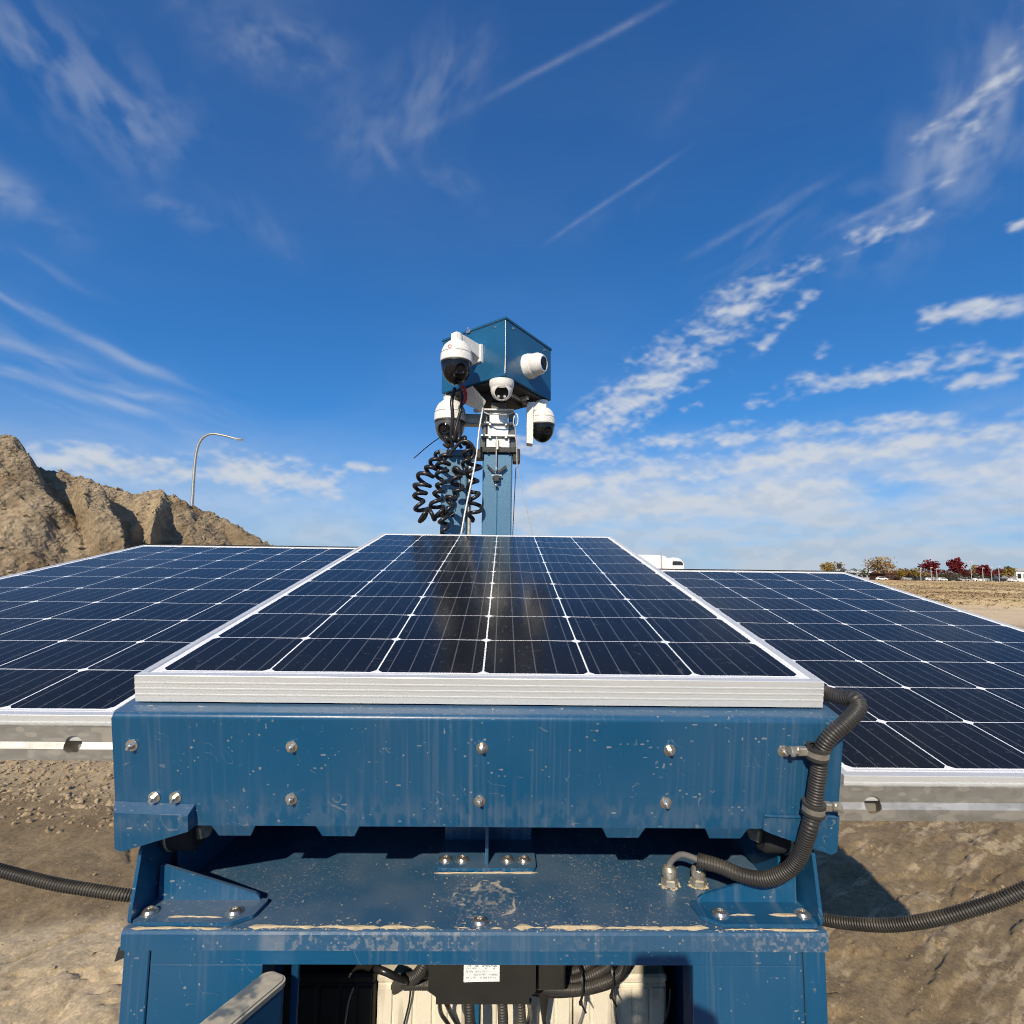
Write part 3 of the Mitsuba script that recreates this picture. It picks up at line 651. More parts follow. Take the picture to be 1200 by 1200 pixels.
def lamp_pole(px, D, h, label, board=False):
    k = thing('light_pole', label, 'light pole', 'slim light poles among the far trees')
    o = g_at(px, D)
    put('pole', lathe([(0, 0), (.17, 0), (.12, h), (0, h)], o, n=8), 'far_grey', k, WORLD)
    put('lamp_head', cbox((.85, .4, .26), .08, o + (0.3, 0, h + .1)), 'far_white', k, WORLD)
for px, h, lab in ((1138.5, 8.4, 'tall pale pole right of the tallest red tree'), (1079, 5.2, 'pale lamp right of the low brown building'), (1098, 5.0, 'pale lamp between the first red crown and the low bush'), (1152, 5.6, 'slim pole in front of the third red crown'),
                   (1162, 6.0, 'slim pole right of the third red crown'), (1171, 6.2, 'slim pole in front of the small brown tree'), (1091.5, 5.6, 'slim pole in front of the first red crown')):
    lamp_pole(px, 240, h, lab)
k = thing('roadside_sign', 'dark square sign on a post standing over the corner of the right panel', 'sign')
o = g_at(984, 200)
put('post', span(o + (-.12, 0, 0), o + (.12, .24, 5.0), .02), 'far_grey', k, WORLD)
put('board', cbox((1.5, .2, 1.9), .03, o + (0, -.1, 5.1)), 'far_dark', k, WORLD)

# street lamp behind the mound
k = thing('street_lamp', 'tall curved galvanised street lamp behind the dirt mound', 'street lamp')
Y = 42.0
P = [TR @ at(x, y, Y) + (0, 0, H) for x, y in ((224.5, 600), (225.5, 585), (227.0, 560), (229.3, 535), (232.6, 521), (238, 512.5), (246, 508.6), (256, 509.0), (270, 512.3), (277, 514.3))]
P = [np.array([P[0][0] - .1, Y, 0.0])] + P
sp = spline(P, 0.4)
put('pole', sweep(sp, np.interp(np.arange(len(sp)), [0, len(sp) - 1], [0.15, 0.07]), 10), 'galvanised_steel', k, WORLD, True)
e0 = TR @ at(276, 514.2, Y) + (0, 0, H)
put('lamp_head', trimesh.convex.convex_hull(np.vstack([e0 + (0, -.13, .06), e0 + (0, .13, .06), e0 + (0, -.1, -.06), e0 + (0, .1, -.06), e0 + (.55, -.16, -.02), e0 + (.55, .16, -.02), e0 + (.5, 0, -.16), e0 + (.2, 0, -.15)])), 'aluminium', k, WORLD)

# white truck behind the panels
k = thing('box_truck', 'white truck whose roof shows between the middle and right panels', 'truck')
D = 30.0
sc = D / FOC
def tx(px):
    return (at(px, 655, D))[0]
def tz(py):
    return (at(770, py, D))[2]
X = TW
gz = -H
put('cargo_box', span((tx(712), D, gz + .9), (tx(775.0), D + 2.3, tz(650.4)), .06), 'vehicle_white', k, X)
put('roof_rail', [span((tx(758), D + .3, tz(650.4)), (tx(765), D + .5, tz(649.8)), .01)], 'far_grey', k, X)
put('fairing', extrude([(tx(776.6), tz(660)), (tx(776.6), tz(651.2)), (tx(778.6), tz(651.0)), (tx(781.5), tz(652.8)), (tx(783.6), tz(655.5)), (tx(784.5), tz(660))], 2.0, (0, D + 2.1, 0), (1, 0, 0), (0, 0, 1)), 'vehicle_white', k, X)
cabp = [(tx(776.6), gz + .6), (tx(803), gz + .6), (tx(803), gz + 1.5), (tx(801.5), tz(659)), (tx(798.5), tz(655)), (tx(795), tz(653.5)), (tx(789), tz(653)), (tx(785), tz(654)), (tx(784), tz(655)), (tx(776.6), tz(660))]
put('cab', extrude(cabp, 2.0, (0, D + 2.1, 0), (1, 0, 0), (0, 0, 1)), 'vehicle_white', k, X)
put('side_window', extrude([(tx(788.5), tz(662)), (tx(788.8), tz(658)), (tx(790), tz(657.2)), (tx(798.5), tz(657.4)), (tx(800.5), tz(659)), (tx(801), tz(662))], 2.04, (0, D + 2.12, 0), (1, 0, 0), (0, 0, 1)), 'dark_glass', k, X)
for x in (tx(725), tx(793)):
    for s in (0.1, 1.9):
        put('wheel', cyl((x, D + s - .02, gz + .45), (x, D + s + .25, gz + .45), .45, 16), 'tyre_rubber', k, X)
put('chassis', span((tx(715), D + .4, gz + .55), (tx(800), D + 1.7, gz + .88), .02), 'far_dark', k, X)
# ------------------------------------------------------------------ the solar trailer
tr = thing('surveillance_trailer', 'blue steel trailer cabinet with bolted panel drawer box and open front bay', 'trailer')
X0, X1 = -0.520, 0.465                       # the cabinet's sides
DZ, DF = -0.500, 0.845                       # top of the deck, its front edge
XC = (X0 + X1) / 2

# drawer box cover: folded sheet, in the panels' frame (u, v, w)
BU, BV, B0, B1, TH, RB = 0.512, -0.055, -0.040, -0.2035, 0.004, 0.009
arc = [(BV + RB - RB * math.cos(a), B0 - RB + RB * math.sin(a)) for a in np.linspace(0, math.pi / 2, 7)]
arci = [(BV + RB - (RB - TH) * math.cos(a), B0 - RB + (RB - TH) * math.sin(a)) for a in np.linspace(math.pi / 2, 0, 7)]
prof = [(BV, B1)] + arc + [(0.25, B0), (0.25, B0 - TH)] + arci + [(BV + TH, B1)]
cover = extrude(Polygon(prof), 2 * BU - 0.004, (-BU + 0.002, 0, 0), (0, 1, 0), (0, 0, 1))
bev = put('drawer_cover', cover, 'blue_paint', tr, BW, 32)
for u0 in (-0.2015, 0.2045, -0.3480, 0.3520):  # bent tabs along its lower edge
    tab = extrude([(-0.031, 0), (0.031, 0), (0.0225, -0.018), (-0.0225, -0.018)], TH * 0.9, (u0, BV + TH * 1.05, B1 + 0.0006), (1, 0, 0), PF.T @ np.array([0, 0.0, 1]) * 0 + np.array([0, -0.20, 0.98]))
    put('tab', tab, 'blue_paint', bev, BW)
for s in (-1, 1):                            # end plates, rounded at their lower front corner
    c = [(BV + 0.0015, B0 - 0.008), (BV + 0.0015, -0.205)] + [(BV + .0015 + .04 - .04 * math.cos(a), -0.205 - .036 * math.sin(a)) for a in np.linspace(0.1, math.pi / 2, 7)] + [(0.055, -0.241), (0.075, -0.20), (0.075, B0 - 0.008)]
    put('end_plate', extrude(Polygon(c), 0.005, (s * (BU - 0.0025) - 0.0025, 0, 0), (0, 1, 0), (0, 0, 1)), 'blue_paint', bev, BW)
# left corner block: proud of the cover, its lower edge slanting; right one flush and welded
lb = [(-0.5115, -0.168), (-0.4000, -0.172), (-0.4000, -0.2035), (-0.5040, -0.2335), (-0.5125, -0.229)]
h = trimesh.convex.convex_hull(np.vstack([[(u, BV - 0.0005, w) for u, w in lb], [(u * .995 - .004 if u > -.45 else u + .009, BV - 0.016, w - (.007 if w > -.18 else -.0015)) for u, w in lb]]))
put('corner_block', h, 'blue_paint', bev, BW)
rb_ = [(0.4030, -0.184), (0.5118, -0.184), (0.5118, -0.236), (0.504, -0.2405), (0.4160, -0.2095), (0.4030, -0.2035)]
put('corner_block', extrude(Polygon(rb_), 0.0075, (0, BV + 0.0045, 0), (1, 0, 0), (0, 0, 1)), 'blue_paint', bev, BW)
put('weld_bead', tube([(0.404, BV - .003, -0.182), (0.45, BV - .003, -0.1835), (0.5105, BV - .003, -0.183)], 0.0022, 0.01, 6), 'blue_paint', bev, BW, True)

def bolt_mesh(r=0.0072):
    k = r / 0.0072
    return cat([lathe([(0, 0), (r * 1.05, 0), (r * 1.05, .0012 * k), (r * .62, .0014 * k), (r * .62, .0058 * k), (r * .50, .0064 * k), (0, .0064 * k)], n=6), lathe([(0, .005 * k), (r * .36, .006 * k), (r * .36, .0108 * k), (r * .28, .0116 * k), (0, .0116 * k)], n=14), lathe([(0, 0), (r * 1.15, 0), (r * 1.15, .001 * k), (0, .001 * k)], n=20)])
BOLT = mikit.ply(bolt_mesh(), 'bright_steel', smooth=28)
def button_mesh(r=0.0105):
    a = np.linspace(0, 1, 6)
    dome = [(r * (1 - t), r * 0.52 * math.sqrt(max(0, 1 - (1 - t) ** 2)) + .0016) for t in a if r * (1 - t) > r * .34]
    return cat([lathe([(0, 0), (r * 1.12, 0), (r * 1.12, .0016)] + dome + [(r * .34, r * .30), (0, r * .30)], n=24)])
BUTTON = mikit.ply(button_mesh(), 'bright_steel', smooth=28)
ZY = np.array([[1, 0, 0], [0, 0, -1], [0, 1, 0]], float)     # turns +z towards the viewer (-v)
for u, w in ((-.484, -.0865), (-.2635, -.0868), (.0015, -.0865), (.2655, -.0875), (.4265, -.0872), (-.4563, -.1622), (-.4270, -.1622), (-.2655, -.1632), (-.0010, -.1645), (.2628, -.1650)):
    a = rng.uniform(0, 6)
    copy_of('bolt', BOLT, BW @ m4(ZY @ rot('z', a), (u, BV - 0.0002, w)), bev)

# tray that holds the drawers under the middle panel
put('drawer_tray', [span((-.49, 0.10, -.206), (.49, 1.60, -.200), .001), span((-.49, 1.594, -.20), (.49, 1.60, -.045), .001)] + [span((s * .47 - .02, v, -.20), (s * .47 + .02, v + .04, -.046), .002) for s in (-1, 1) for v in (.16, .8, 1.54)], 'blue_paint', tr, BW)
put('riser_plate', span((X0 + .02, 1.40, DZ + .001), (X1 - .02, 1.404, -.235), .001), 'blue_paint', tr)  # added plate that keeps backlight out from under the tray
for s, x in ((-1, X0 + .02), (1, X1 - .024)):
    put('riser_plate', extrude(Polygon([(.938, DZ + .001), (1.40, DZ + .001), (1.40, -.235), (1.05, -.31), (.938, -.345)]), .004, (x, 0, 0), (0, 1, 0), (0, 0, 1)), 'blue_paint', tr)  # added side plates that darken the gap behind the brackets
def leg(x, v):
    p = OC + PF @ np.array([x, v, -.206])
    return span((p[0] - .03, p[1] - .03, DZ + .001), (p[0] + .03, p[1] + .03, p[2] + .004), .003)
put('tray_leg', leg(-.42, 1.45), 'blue_paint', tr)
put('tray_leg', leg(.42, 1.45), 'blue_paint', tr)

# cabinet
lipb = DZ - 0.0255
FY = DF + 0.006                              # face of the cabinet, set back under the lip
put('deck', [extrude(Polygon([(DF, lipb), (DF, DZ - .005), (DF + .0015, DZ - .0015), (DF + .005, DZ), (2.55, DZ), (2.55, DZ - .004), (DF + .004, DZ - .004), (DF + .004, lipb)]), X1 - X0, (X0, 0, 0), (0, 1, 0), (0, 0, 1))], 'blue_paint', tr)
ZB = -1.30
OX0, OX1, OZ = -0.326, 0.275, -0.5475
SL, SR = -0.4815, 0.4310                     # seams
put('front_panel', [span((SL + .001, FY, ZB), (OX0, FY + .003, OZ), .0006), span((OX1, FY, ZB), (SR - .001, FY + .003, OZ), .0006), span((SL + .001, FY, OZ + .0002), (SR - .001, FY + .003, lipb + .012), .0006)], 'blue_paint', tr)
put('corner_post', span((X0 + .002, FY - .0005, ZB), (SL - .001, FY + .03, lipb + .012), .0015), 'blue_paint', tr)
put('corner_post', span((SR + .001, FY - .0005, ZB), (X1 - .002, FY + .03, lipb + .012), .0015), 'blue_paint', tr)
put('seam_strip', [span((s - .003, FY + .0032, ZB), (s + .003, FY + .006, lipb), .0005) for s in (SL, SR)], 'far_dark', tr)
put('side_wall', span((X0 + .002, FY + .03, ZB), (X0 + .006, 2.5, DZ - .0045), .001), 'blue_paint', tr)
put('side_wall', span((X1 - .006, FY + .03, ZB), (X1 - .002, 2.5, DZ - .0045), .001), 'blue_paint', tr)
put('back_wall', span((X0 + .002, 2.5, ZB), (X1 - .002, 2.504, DZ - .0045), .001), 'blue_paint', tr)
put('floor_plate', span((X0 + .002, FY + .031, ZB - .004), (X1 - .002, 2.5, ZB), .001), 'blue_paint', tr)
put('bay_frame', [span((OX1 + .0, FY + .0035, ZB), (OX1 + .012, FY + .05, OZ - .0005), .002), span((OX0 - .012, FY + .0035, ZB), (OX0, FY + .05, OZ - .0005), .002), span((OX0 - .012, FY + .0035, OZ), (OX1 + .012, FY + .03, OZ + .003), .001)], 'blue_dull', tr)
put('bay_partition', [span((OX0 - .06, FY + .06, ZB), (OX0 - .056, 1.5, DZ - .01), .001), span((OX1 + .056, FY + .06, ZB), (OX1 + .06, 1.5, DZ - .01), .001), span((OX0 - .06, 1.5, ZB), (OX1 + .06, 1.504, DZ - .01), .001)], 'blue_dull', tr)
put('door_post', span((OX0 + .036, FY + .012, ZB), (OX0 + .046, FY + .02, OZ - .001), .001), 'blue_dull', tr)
put('chassis_rail', [span((s - .04, .30, ZB - .105), (s + .04, 3.6, ZB - .0045), .006) for s in (-.40, .345)] + [span((-.44, 3.05, ZB - .10), (.385, 3.35, ZB - .03), .006)], 'blue_paint', tr)
put('axle', cyl((-.78, 1.75, -H + .33), (.73, 1.75, -H + .33), .035), 'far_dark', tr)
for x in (-.83, .60):
    w_ = put('wheel', lathe([(.19, 0), (.29, 0), (.325, .025), (.33, .06), (.33, .14), (.325, .175), (.29, .20), (.19, .20)], (x, 1.75, -H + .33), (1, 0, 0), 36), 'tyre_rubber', tr, smooth=35)
    put('rim', lathe([(0, .05), (.06, .05), (.08, .08), (.16, .06), (.192, .01), (.192, .19), (.16, .14), (.08, .12), (0, .12)], (x, 1.75, -H + .33), (1, 0, 0), 36), 'galvanised_steel', w_, smooth=35)
put('spring_hanger', [span((x - .03, 1.45, -H + .36), (x + .03, 2.05, -H + .42), .01) for x in (-.40, .345)], 'far_dark', tr)
put('small_catch', extrude([(0, 0), (.010, .0), (.010, -.012), (-.004, -.018)], .01, (X0 - .006, FY + .01, lipb - .001), (1, 0, 0), (0, 0, 1)), 'far_dark', tr)

# hinge brackets left and right on the deck
def bracket(s):
    B = m4(np.diag([s, 1, 1]), (XC, 0, 0))   # built for the left side at -x, mirrored for the right
    W_ = X1 - XC
    def x(v):
        return v - (-.0275)
    z = DZ + 0.0012
    key = None
    parts = []
    base = [(x(-.513), .8535), (x(-.375), .8535), (x(-.350), .872), (x(-.344), .912), (x(-.352), .9125), (x(-.513), .9125)]
    parts.append(extrude(Polygon(base).buffer(-.006).buffer(.006), .005, (0, 0, z)))
    parts.append(extrude([(x(-.508), z), (x(-.3535), z), (x(-.3585), z + .010), (x(-.364), z + .0145), (x(-.5035), z + .054), (x(-.508), z + .054)], .005, (0, .9125, 0), (1, 0, 0), (0, 0, 1)))
    side = [(.853, z), (1.02, z), (1.02, z + .125), (.90, z + .125), (.868, z + .093), (.855, z + .02)]
    parts.append(extrude(Polygon(side).buffer(-.008).buffer(.008), .005, (x(-.5185), 0, 0), (0, 1, 0), (0, 0, 1)))
    m = cat(parts)
    m.apply_transform(B)
    if s < 0:
        m.invert()
    k = put('hinge_bracket', m, 'blue_paint', tr)
    for bx in (-.5005, -.3795):
        q = B @ np.array([x(bx), .876, z + .005, 1])
        copy_of('bolt', BUTTON, TW @ m4(rot('z', rng.uniform(0, 6)), q[:3]), k)
    q0, q1 = (B @ np.array([x(-.512), .932, z + .100, 1]))[:3], (B @ np.array([x(-.462), .932, z + .100, 1]))[:3]
    put('hinge_barrel', [cyl(q0, q1, .034, 24)], 'far_dark', k, smooth=30)
    q2 = (B @ np.array([x(-.452), .930, z + .100, 1]))[:3]
    put('hinge_pin', [cyl(q1, q2, .019, 6), cyl(q0 * .82 + q1 * .18, q0 * .74 + q1 * .26, .0355, 24)], 'zinc_steel', k, smooth=30)
    arm = extrude(Polygon([(1.06, z + .05), (1.45, z + .16), (1.45, z + .21), (1.06, z + .165)]), .012, (x(-.455), 0, 0), (0, 1, 0), (0, 0, 1))
    arm.apply_transform(B)
    if s < 0:
        arm.invert()
    put('hinge_arm', arm, 'blue_paint', k)
bracket(1)
bracket(-1)

# middle foot: a plate with a fin, four bolts
plate = Polygon([(-.104, 1.001), (.063, 1.001), (.063, 1.30), (-.104, 1.30)]).buffer(-.010).buffer(.010)
mf = put('foot_plate', [extrude(plate, .006, (0, 0, DZ + .0008)), span((-.0235, 1.012, DZ + .006), (-.0175, 1.29, DZ + .26), .001), span((-.10, 1.10, DZ + .0065), (.06, 1.106, DZ + .26), .001)], 'blue_paint', tr)
for x in (-.0905, -.0625, .0150, .0430):
    copy_of('bolt', BUTTON, TW @ m4(rot('z', rng.uniform(0, 6)), (x, 1.0265, DZ + .0068)), mf)
copy_of('bolt', BUTTON, TW @ m4(np.eye(3), (-.0260, .8655, DZ + .0002)), tr)

# dried mud along the front of the deck and around the foot plate
bits = []
def mud_strip(x0, x1, y0, w, hgt):
    n = max(6, int((x1 - x0) / .003))
    xs = np.linspace(x0, x1, n)
    env = np.minimum(1, np.minimum(xs - x0, x1 - xs) / .012 + .12)
    a = w * env * np.clip(2.6 * fb(xs * 60, xs * 0 + y0 * 90, 4, 70) - 0.55, 0.02, 2)
    c = y0 + .007 * (fb(xs * 16, xs * 0 + y0 * 50, 3, 71) - .5)
    V = np.stack([np.stack([xs, c - a * .5, 0 * xs + DZ - .0005], 1), np.stack([xs, c - a * .2, DZ + hgt * env * (.4 + fb(xs * 80, xs * 0, 2, 72))], 1), np.stack([xs, c + a * .25, DZ + hgt * .8 * env * (.4 + fb(xs * 70, xs * 0 + 9, 2, 73))], 1), np.stack([xs, c + a * .6, 0 * xs + DZ - .0005], 1)], 1)
    f = []
    for i in range(n - 1):
        for j in range(3):
            f += [(i * 4 + j, i * 4 + 4 + j, i * 4 + 5 + j), (i * 4 + j, i * 4 + 5 + j, i * 4 + 1 + j)]
    return trimesh.Trimesh(V.reshape(-1, 3), f, process=False)
for a, b, y, w, hh in ((-.35, -.255, .854, .007, .0025), (-.256, -.165, .8535, .009, .003), (-.167, -.118, .8535, .006, .003), (-.118, -.088, .853, .007, .003), (-.06, -.04, .854, .004, .002), (-.01, .006, .8535, .006, .002), (.022, .052, .854, .010, .004), (.05, .066, .853, .005, .002), (.07, .15, .8535, .008, .0035), (.15, .20, .853, .005, .002), (.175, .235, .854, .008, .003), (.225, .30, .8535, .010, .0035),
                       (-.51, -.385, .8505, .005, .0015), (.32, .455, .8505, .004, .0012)):
    bits.append(mud_strip(a, b, y, w, hh))
for a, b, y, w in ((-.108, .066, .9985, .004), (.335, .375, .874, .006), (.395, .44, .8755, .009), (-.47, -.39, .865, .004)):
    b_ = mud_strip(a, b, y, w, .002)
    if abs(y - .8745) < .02:
        b_.apply_translation((0, 0, .006))
    bits.append(b_)
for gx_, gy_ in ((.276, .964), (.323, .965)):
    r = []
    for i in range(26):
        a = rng.uniform(0, 6.3)
        m = CLODS[i % 12].copy(); m.apply_transform(m4(np.eye(3) * rng.uniform(.002, .0045), (gx_ + math.cos(a) * rng.uniform(.012, .017), gy_ + math.sin(a) * rng.uniform(.011, .015), DZ)))
        r.append(m)
    bits += r
for i in range(420):
    x_, y_ = rng.uniform(-.50, .44), DF + .004 + .022 * rng.random() ** 2.5
    if i % 7 == 0:
        x_, y_ = rng.uniform(-.12, .09), rng.uniform(.88, .998)
    m = CLODS[i % 12].copy(); m.apply_transform(m4(np.diag([1, 1, .5]) * rng.uniform(.0006, .0022), (x_, y_, DZ)))
    bits.append(m)
put('mud_crust', bits, 'dried_mud', tr, kind='stuff')

# cable glands on the deck
GL = [(.276, .964), (.323, .965)]
for gx_, gy_ in GL:
    put('cable_gland', [cyl((gx_, gy_, DZ), (gx_, gy_, DZ + .012), .0135, 6), cyl((gx_, gy_, DZ + .012), (gx_, gy_, DZ + .016), .0095, 18), lathe([(0, 0), (.0115, 0), (.0115, .009), (.008, .014), (0, .014)], (gx_, gy_, DZ + .016), n=12)], 'zinc_steel', tr, smooth=30)

# open door of the bay, swung out towards the viewer, muddy along its top edge
hx, hy = -.302, .846
dtop = -.557
dd = np.array([-.42, -.906]); dd /= np.linalg.norm(dd)
nn = np.array([dd[1], -dd[0]])
def dpt(l, t):
    return (hx + dd[0] * l + nn[0] * t, hy + dd[1] * l + nn[1] * t)
outline = Polygon([dpt(0, -.0185), dpt(.55, -.0185), dpt(.55, .0185), dpt(0, .0185)]).buffer(-.012).buffer(.012)
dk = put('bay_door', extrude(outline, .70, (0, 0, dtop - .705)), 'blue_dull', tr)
put('top_edge', [extrude(outline.buffer(.0015), .006, (0, 0, dtop - .005)), extrude(outline.buffer(-.002), .0018, (0, 0, dtop + .001))], 'muddy_edge', dk, smooth=20)

# ------------------------------------------------------------------ solar panels
P_, NC, NR = 0.1585, 6, 10
oct_ = [(-.0779, -.0702), (-.0702, -.0779), (.0702, -.0779), (.0779, -.0702), (.0779, .0702), (.0702, .0779), (-.0702, .0779), (-.0779, .0702)]
cell = extrude(oct_, .00025, (0, 0, -.0003))
CELL = mikit.ply(cell, 'solar_cell', uv=cell.vertices[:, :2] / .156 + .5)
V0, V1, HW = -.0255, 1.6115, .4965
def panel(O, label, rail):
    k = thing('solar_panel', label, 'solar panel', 'solar panels laid side by side on the trailer')
    X = TW @ m4(PF, O)
    fz = -.0365
    # front bar: three raised beads along its face
    pf = [(V0 + .0115, .0020), (V0 + .0006, .0020), (V0, .0012)]
    for w in (-.0090, -.0175, -.0262):
        pf += [(V0, w + .0016), (V0 - .0009, w + .0009), (V0 - .0009, w - .0009), (V0, w - .0016)]
    pf += [(V0, fz), (V0 + .0115, fz)]
    bar = extrude(Polygon(pf), 2 * HW, (-HW, 0, 0), (0, 1, 0), (0, 0, 1))
    back = span((-HW, V1 - .0115, fz), (HW, V1, .002), .0006)
    sides = [span((s * HW - (.0115 if s > 0 else 0), V0 + .0115, fz), (s * HW + (.0115 if s < 0 else 0), V1 - .0115, .0020), .0006) for s in (-1, 1)]
    put('frame', [bar, back] + sides, 'aluminium', k, X)
    put('backsheet', span((-HW + .0112, V0 + .0112, -.006), (HW - .0112, V1 - .0112, -.0002), .0001), 'white_backsheet', k, X)
    for i in range(NC):
        for j in range(NR):
            copy_of('cell', CELL, X @ m4(np.eye(3), ((i - 2.5) * P_, (j + .5) * P_, 0)), k)
    for v in (-.0062, 1.5885):
        put('ribbon', span((-.47, v, -.0005), (.47, v + .0022, .0001), .0001), 'aluminium', k, X)
    if rail:
        r0, r1, hole = rail
        a, b = -.0115, -.0615                # the galvanised drawer front that carries the frame
        v = V0 - .004
        pr = [(v - .001, a), (v, a - .001), (v, -.0365), (v - .0055, -.0443), (v - .0055, b), (v - .0035, b), (v - .0035, -.0450), (v + .002, -.0372), (v + .002, a - .003), (V0 + .02, a - .003) if False else (v + .002, a)]
        prof = Polygon(pr).buffer(0)
        m = extrude(prof, r1 - r0, (r0, 0, 0), (0, 1, 0), (0, 0, 1))
        m = m3.Manifold(m3.Mesh(np.asarray(m.vertices, np.float32), np.asarray(m.faces, np.uint32)))
        cut = trimesh.creation.cylinder(radius=.0125, height=.08, sections=28)
        cut.apply_transform(m4(ZY, (hole, v, -.0395)))
        cutm = m3.Manifold(m3.Mesh(np.asarray(cut.vertices, np.float32), np.asarray(cut.faces, np.uint32)))
        res = m - cutm
        put('drawer_rail', res, 'galvanised_steel', k, X)
        put('rail_back', span((r0, V0 + .0125, -.0615), (r1, V0 + .0145, -.0375), .0005), 'galvanised_steel', k, X)
        put('side_rail', [span((s * .49 - .012, V0 + .016, -.062), (s * .49 + .012, V1, -.0375), .002) for s in (-1, 1)], 'galvanised_steel', k, X)
        put('rear_trim', span((-HW, V1 + .0005, -.036), (HW, V1 + .004, .006), .0005), 'far_dark', k, X)
    return k
panel(OC, 'middle solar panel with clean front frame, raised above the other two', None)
uo = at(88, 866, OL[1] - .02) - OL
panel(OL, 'left solar panel reaching out of the picture beside the dirt mound', (-.497, .52, float(uo[0])))
uo = at(1021, 937, OR[1] - .02) - OR
panel(OR, 'right solar panel, lowest of the three, above the shaded bare ground', (-.52, .497, float(uo[0])))

# ------------------------------------------------------------------ corrugated conduits
def bpt(px, py, off):                        # a point in front of the drawer cover, off metres proud of it
    n = PF[:, 1]
    return on_plane(px, py, OC + PF @ np.array([0, BV - off, 0]), n)
R1 = .0111
k = thing('conduit', 'black corrugated conduit clipped down the right end of the blue drawer cover', 'conduit')
path = [OC + PF @ np.array([.47, .10, -.025]), OC + PF @ np.array([.503, .015, -.0245]), bpt(985, 817, -.02), bpt(1000, 818, .0), bpt(1006, 829, .012), bpt(992, 846, .020), bpt(974, 862, .019), bpt(962, 882, .016), bpt(959, 906, .015), bpt(953, 948, .016), bpt(948, 972, .020)]
path += [at(937, 1003, .845), at(921, 1021, .862), at(897, 1030, .882), at(870, 1026, .90), at(843, 1015, .915), at(818, 1008, .93)]
put('hose', conduit(path, R1, .0042, 14, .15), 'conduit_plastic', k, smooth=True)
for i, (px, py) in enumerate(((958, 882), (953.5, 947))):
    c = bpt(px, py, .016)
    t = (bpt(px - 3, py + 25, .016) - bpt(px + 2, py - 25, .016)); t /= np.linalg.norm(t)
    pr = [(R1 * .98, -.0085), (R1 * 1.38, -.0085), (R1 * 1.38, -.0045), (R1 * 1.26, -.0040), (R1 * 1.26, .0040), (R1 * 1.38, .0045), (R1 * 1.38, .0085), (R1 * .98, .0085)]
    c_ = put('clamp', lathe(pr, c, t, 28), 'conduit_plastic', k, smooth=30)
    put('strap', lathe([(R1 * 1.27, -.0038), (R1 * 1.33, -.0038), (R1 * 1.33, .0038), (R1 * 1.27, .0038)], c, t, 28), 'zinc_steel', c_, smooth=30)
    s = -1 if i == 0 else 1
    q = c + TR @ np.array([0, 0, 0]) + PF @ np.array([s * .027, .008, 0])
    put('clamp_screw', [cbox((.016, .010, .012), .002, c + PF @ np.array([s * .020, .004, 0]), PF), cyl(q + (0, -.006, 0), q + (s * .012, -.008, .001), .0062, 8)] + [blob(.0045, 3).apply_translation(q + (s * .009, -.012, -.004)), blob(.004, 5).apply_translation(q + (s * .002, -.013, .005))], 'zinc_steel', c_)
GZ = DZ + .028
for (gx_, gy_), mid in zip(GL, ((803, 1002), (815, 1006))):
    e = at(822, 1009, .928)
    put('cable', tube([(gx_, gy_, GZ - .008), (gx_ + .001, gy_, GZ + .006), (gx_ * .6 + e[0] * .4, gy_ * .6 + e[1] * .4, GZ + .026), e, at(845, 1016, .914)] if gx_ < .3 else [(gx_, gy_, GZ - .008), (gx_, gy_ - .002, GZ + .002), e + (.003, 0, -.004), at(842, 1016, .914)], .0046, .004, 10), 'grey_cable', k, smooth=True)
k = thing('conduit', 'black corrugated conduit hanging over the bare ground at the left edge', 'conduit')
put('hose', conduit([at(-120, 985, 1.22), at(-60, 1005, 1.23), at(0, 1020, 1.24), at(60, 1035, 1.25), at(110, 1043.5, 1.26), at(150, 1049, 1.27), at(190, 1049, 1.30), at(215, 1040, 1.4)], .0124, .0056), 'conduit_plastic', k, smooth=True)
k = thing('conduit', 'black corrugated conduit curving over the shaded ground to the right edge', 'conduit')
put('hose', conduit([at(900, 1045, 1.45), at(930, 1068, 1.36), at(965, 1077.5, 1.27), at(1000, 1082.5, 1.22), at(1045, 1084, 1.17), at(1095, 1077, 1.12), at(1150, 1062, 1.08), at(1200, 1043, 1.05), at(1290, 1000, 1.0)], .0125, .0052), 'conduit_plastic', k, smooth=True)
# ------------------------------------------------------------------ mast and camera head
MY = 3.18                                    # depth of the mast's axis
def zat(py, Y=MY):
    return at(583, py, Y)[2]
mk = thing('mast', 'blue twin post telescoping mast with bright clamp plates carrying the camera head', 'mast')
mx0, mx1 = at(565, 580, MY - .08)[0], at(600, 580, MY - .08)[0]
mxc = (mx0 + mx1) / 2
hw = (mx1 - mx0) / 2
ztop = zat(531, MY - .08)
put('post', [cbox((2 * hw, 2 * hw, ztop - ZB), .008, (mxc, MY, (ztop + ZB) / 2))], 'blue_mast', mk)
put('slide_strip', span((mxc - .003, MY - hw - .0015, ZB + .2), (mxc + .003, MY - hw + .001, zat(566)), .0005), 'blue_clean', mk)
sx0, sx1 = at(516.5, 580, 3.14)[0], at(547, 580, 3.14)[0]
sxc, shw = (sx0 + sx1) / 2, (sx1 - sx0) / 2
SYc = 3.14 + shw
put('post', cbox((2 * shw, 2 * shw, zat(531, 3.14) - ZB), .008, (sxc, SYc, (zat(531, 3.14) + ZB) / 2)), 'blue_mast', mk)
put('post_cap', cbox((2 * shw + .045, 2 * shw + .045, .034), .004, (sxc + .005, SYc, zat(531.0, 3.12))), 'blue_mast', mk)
put('side_channel', span((sx1 + .006, 3.16, ZB), (sx1 + .020, 3.25, zat(534)), .002), 'galvanised_steel', mk)
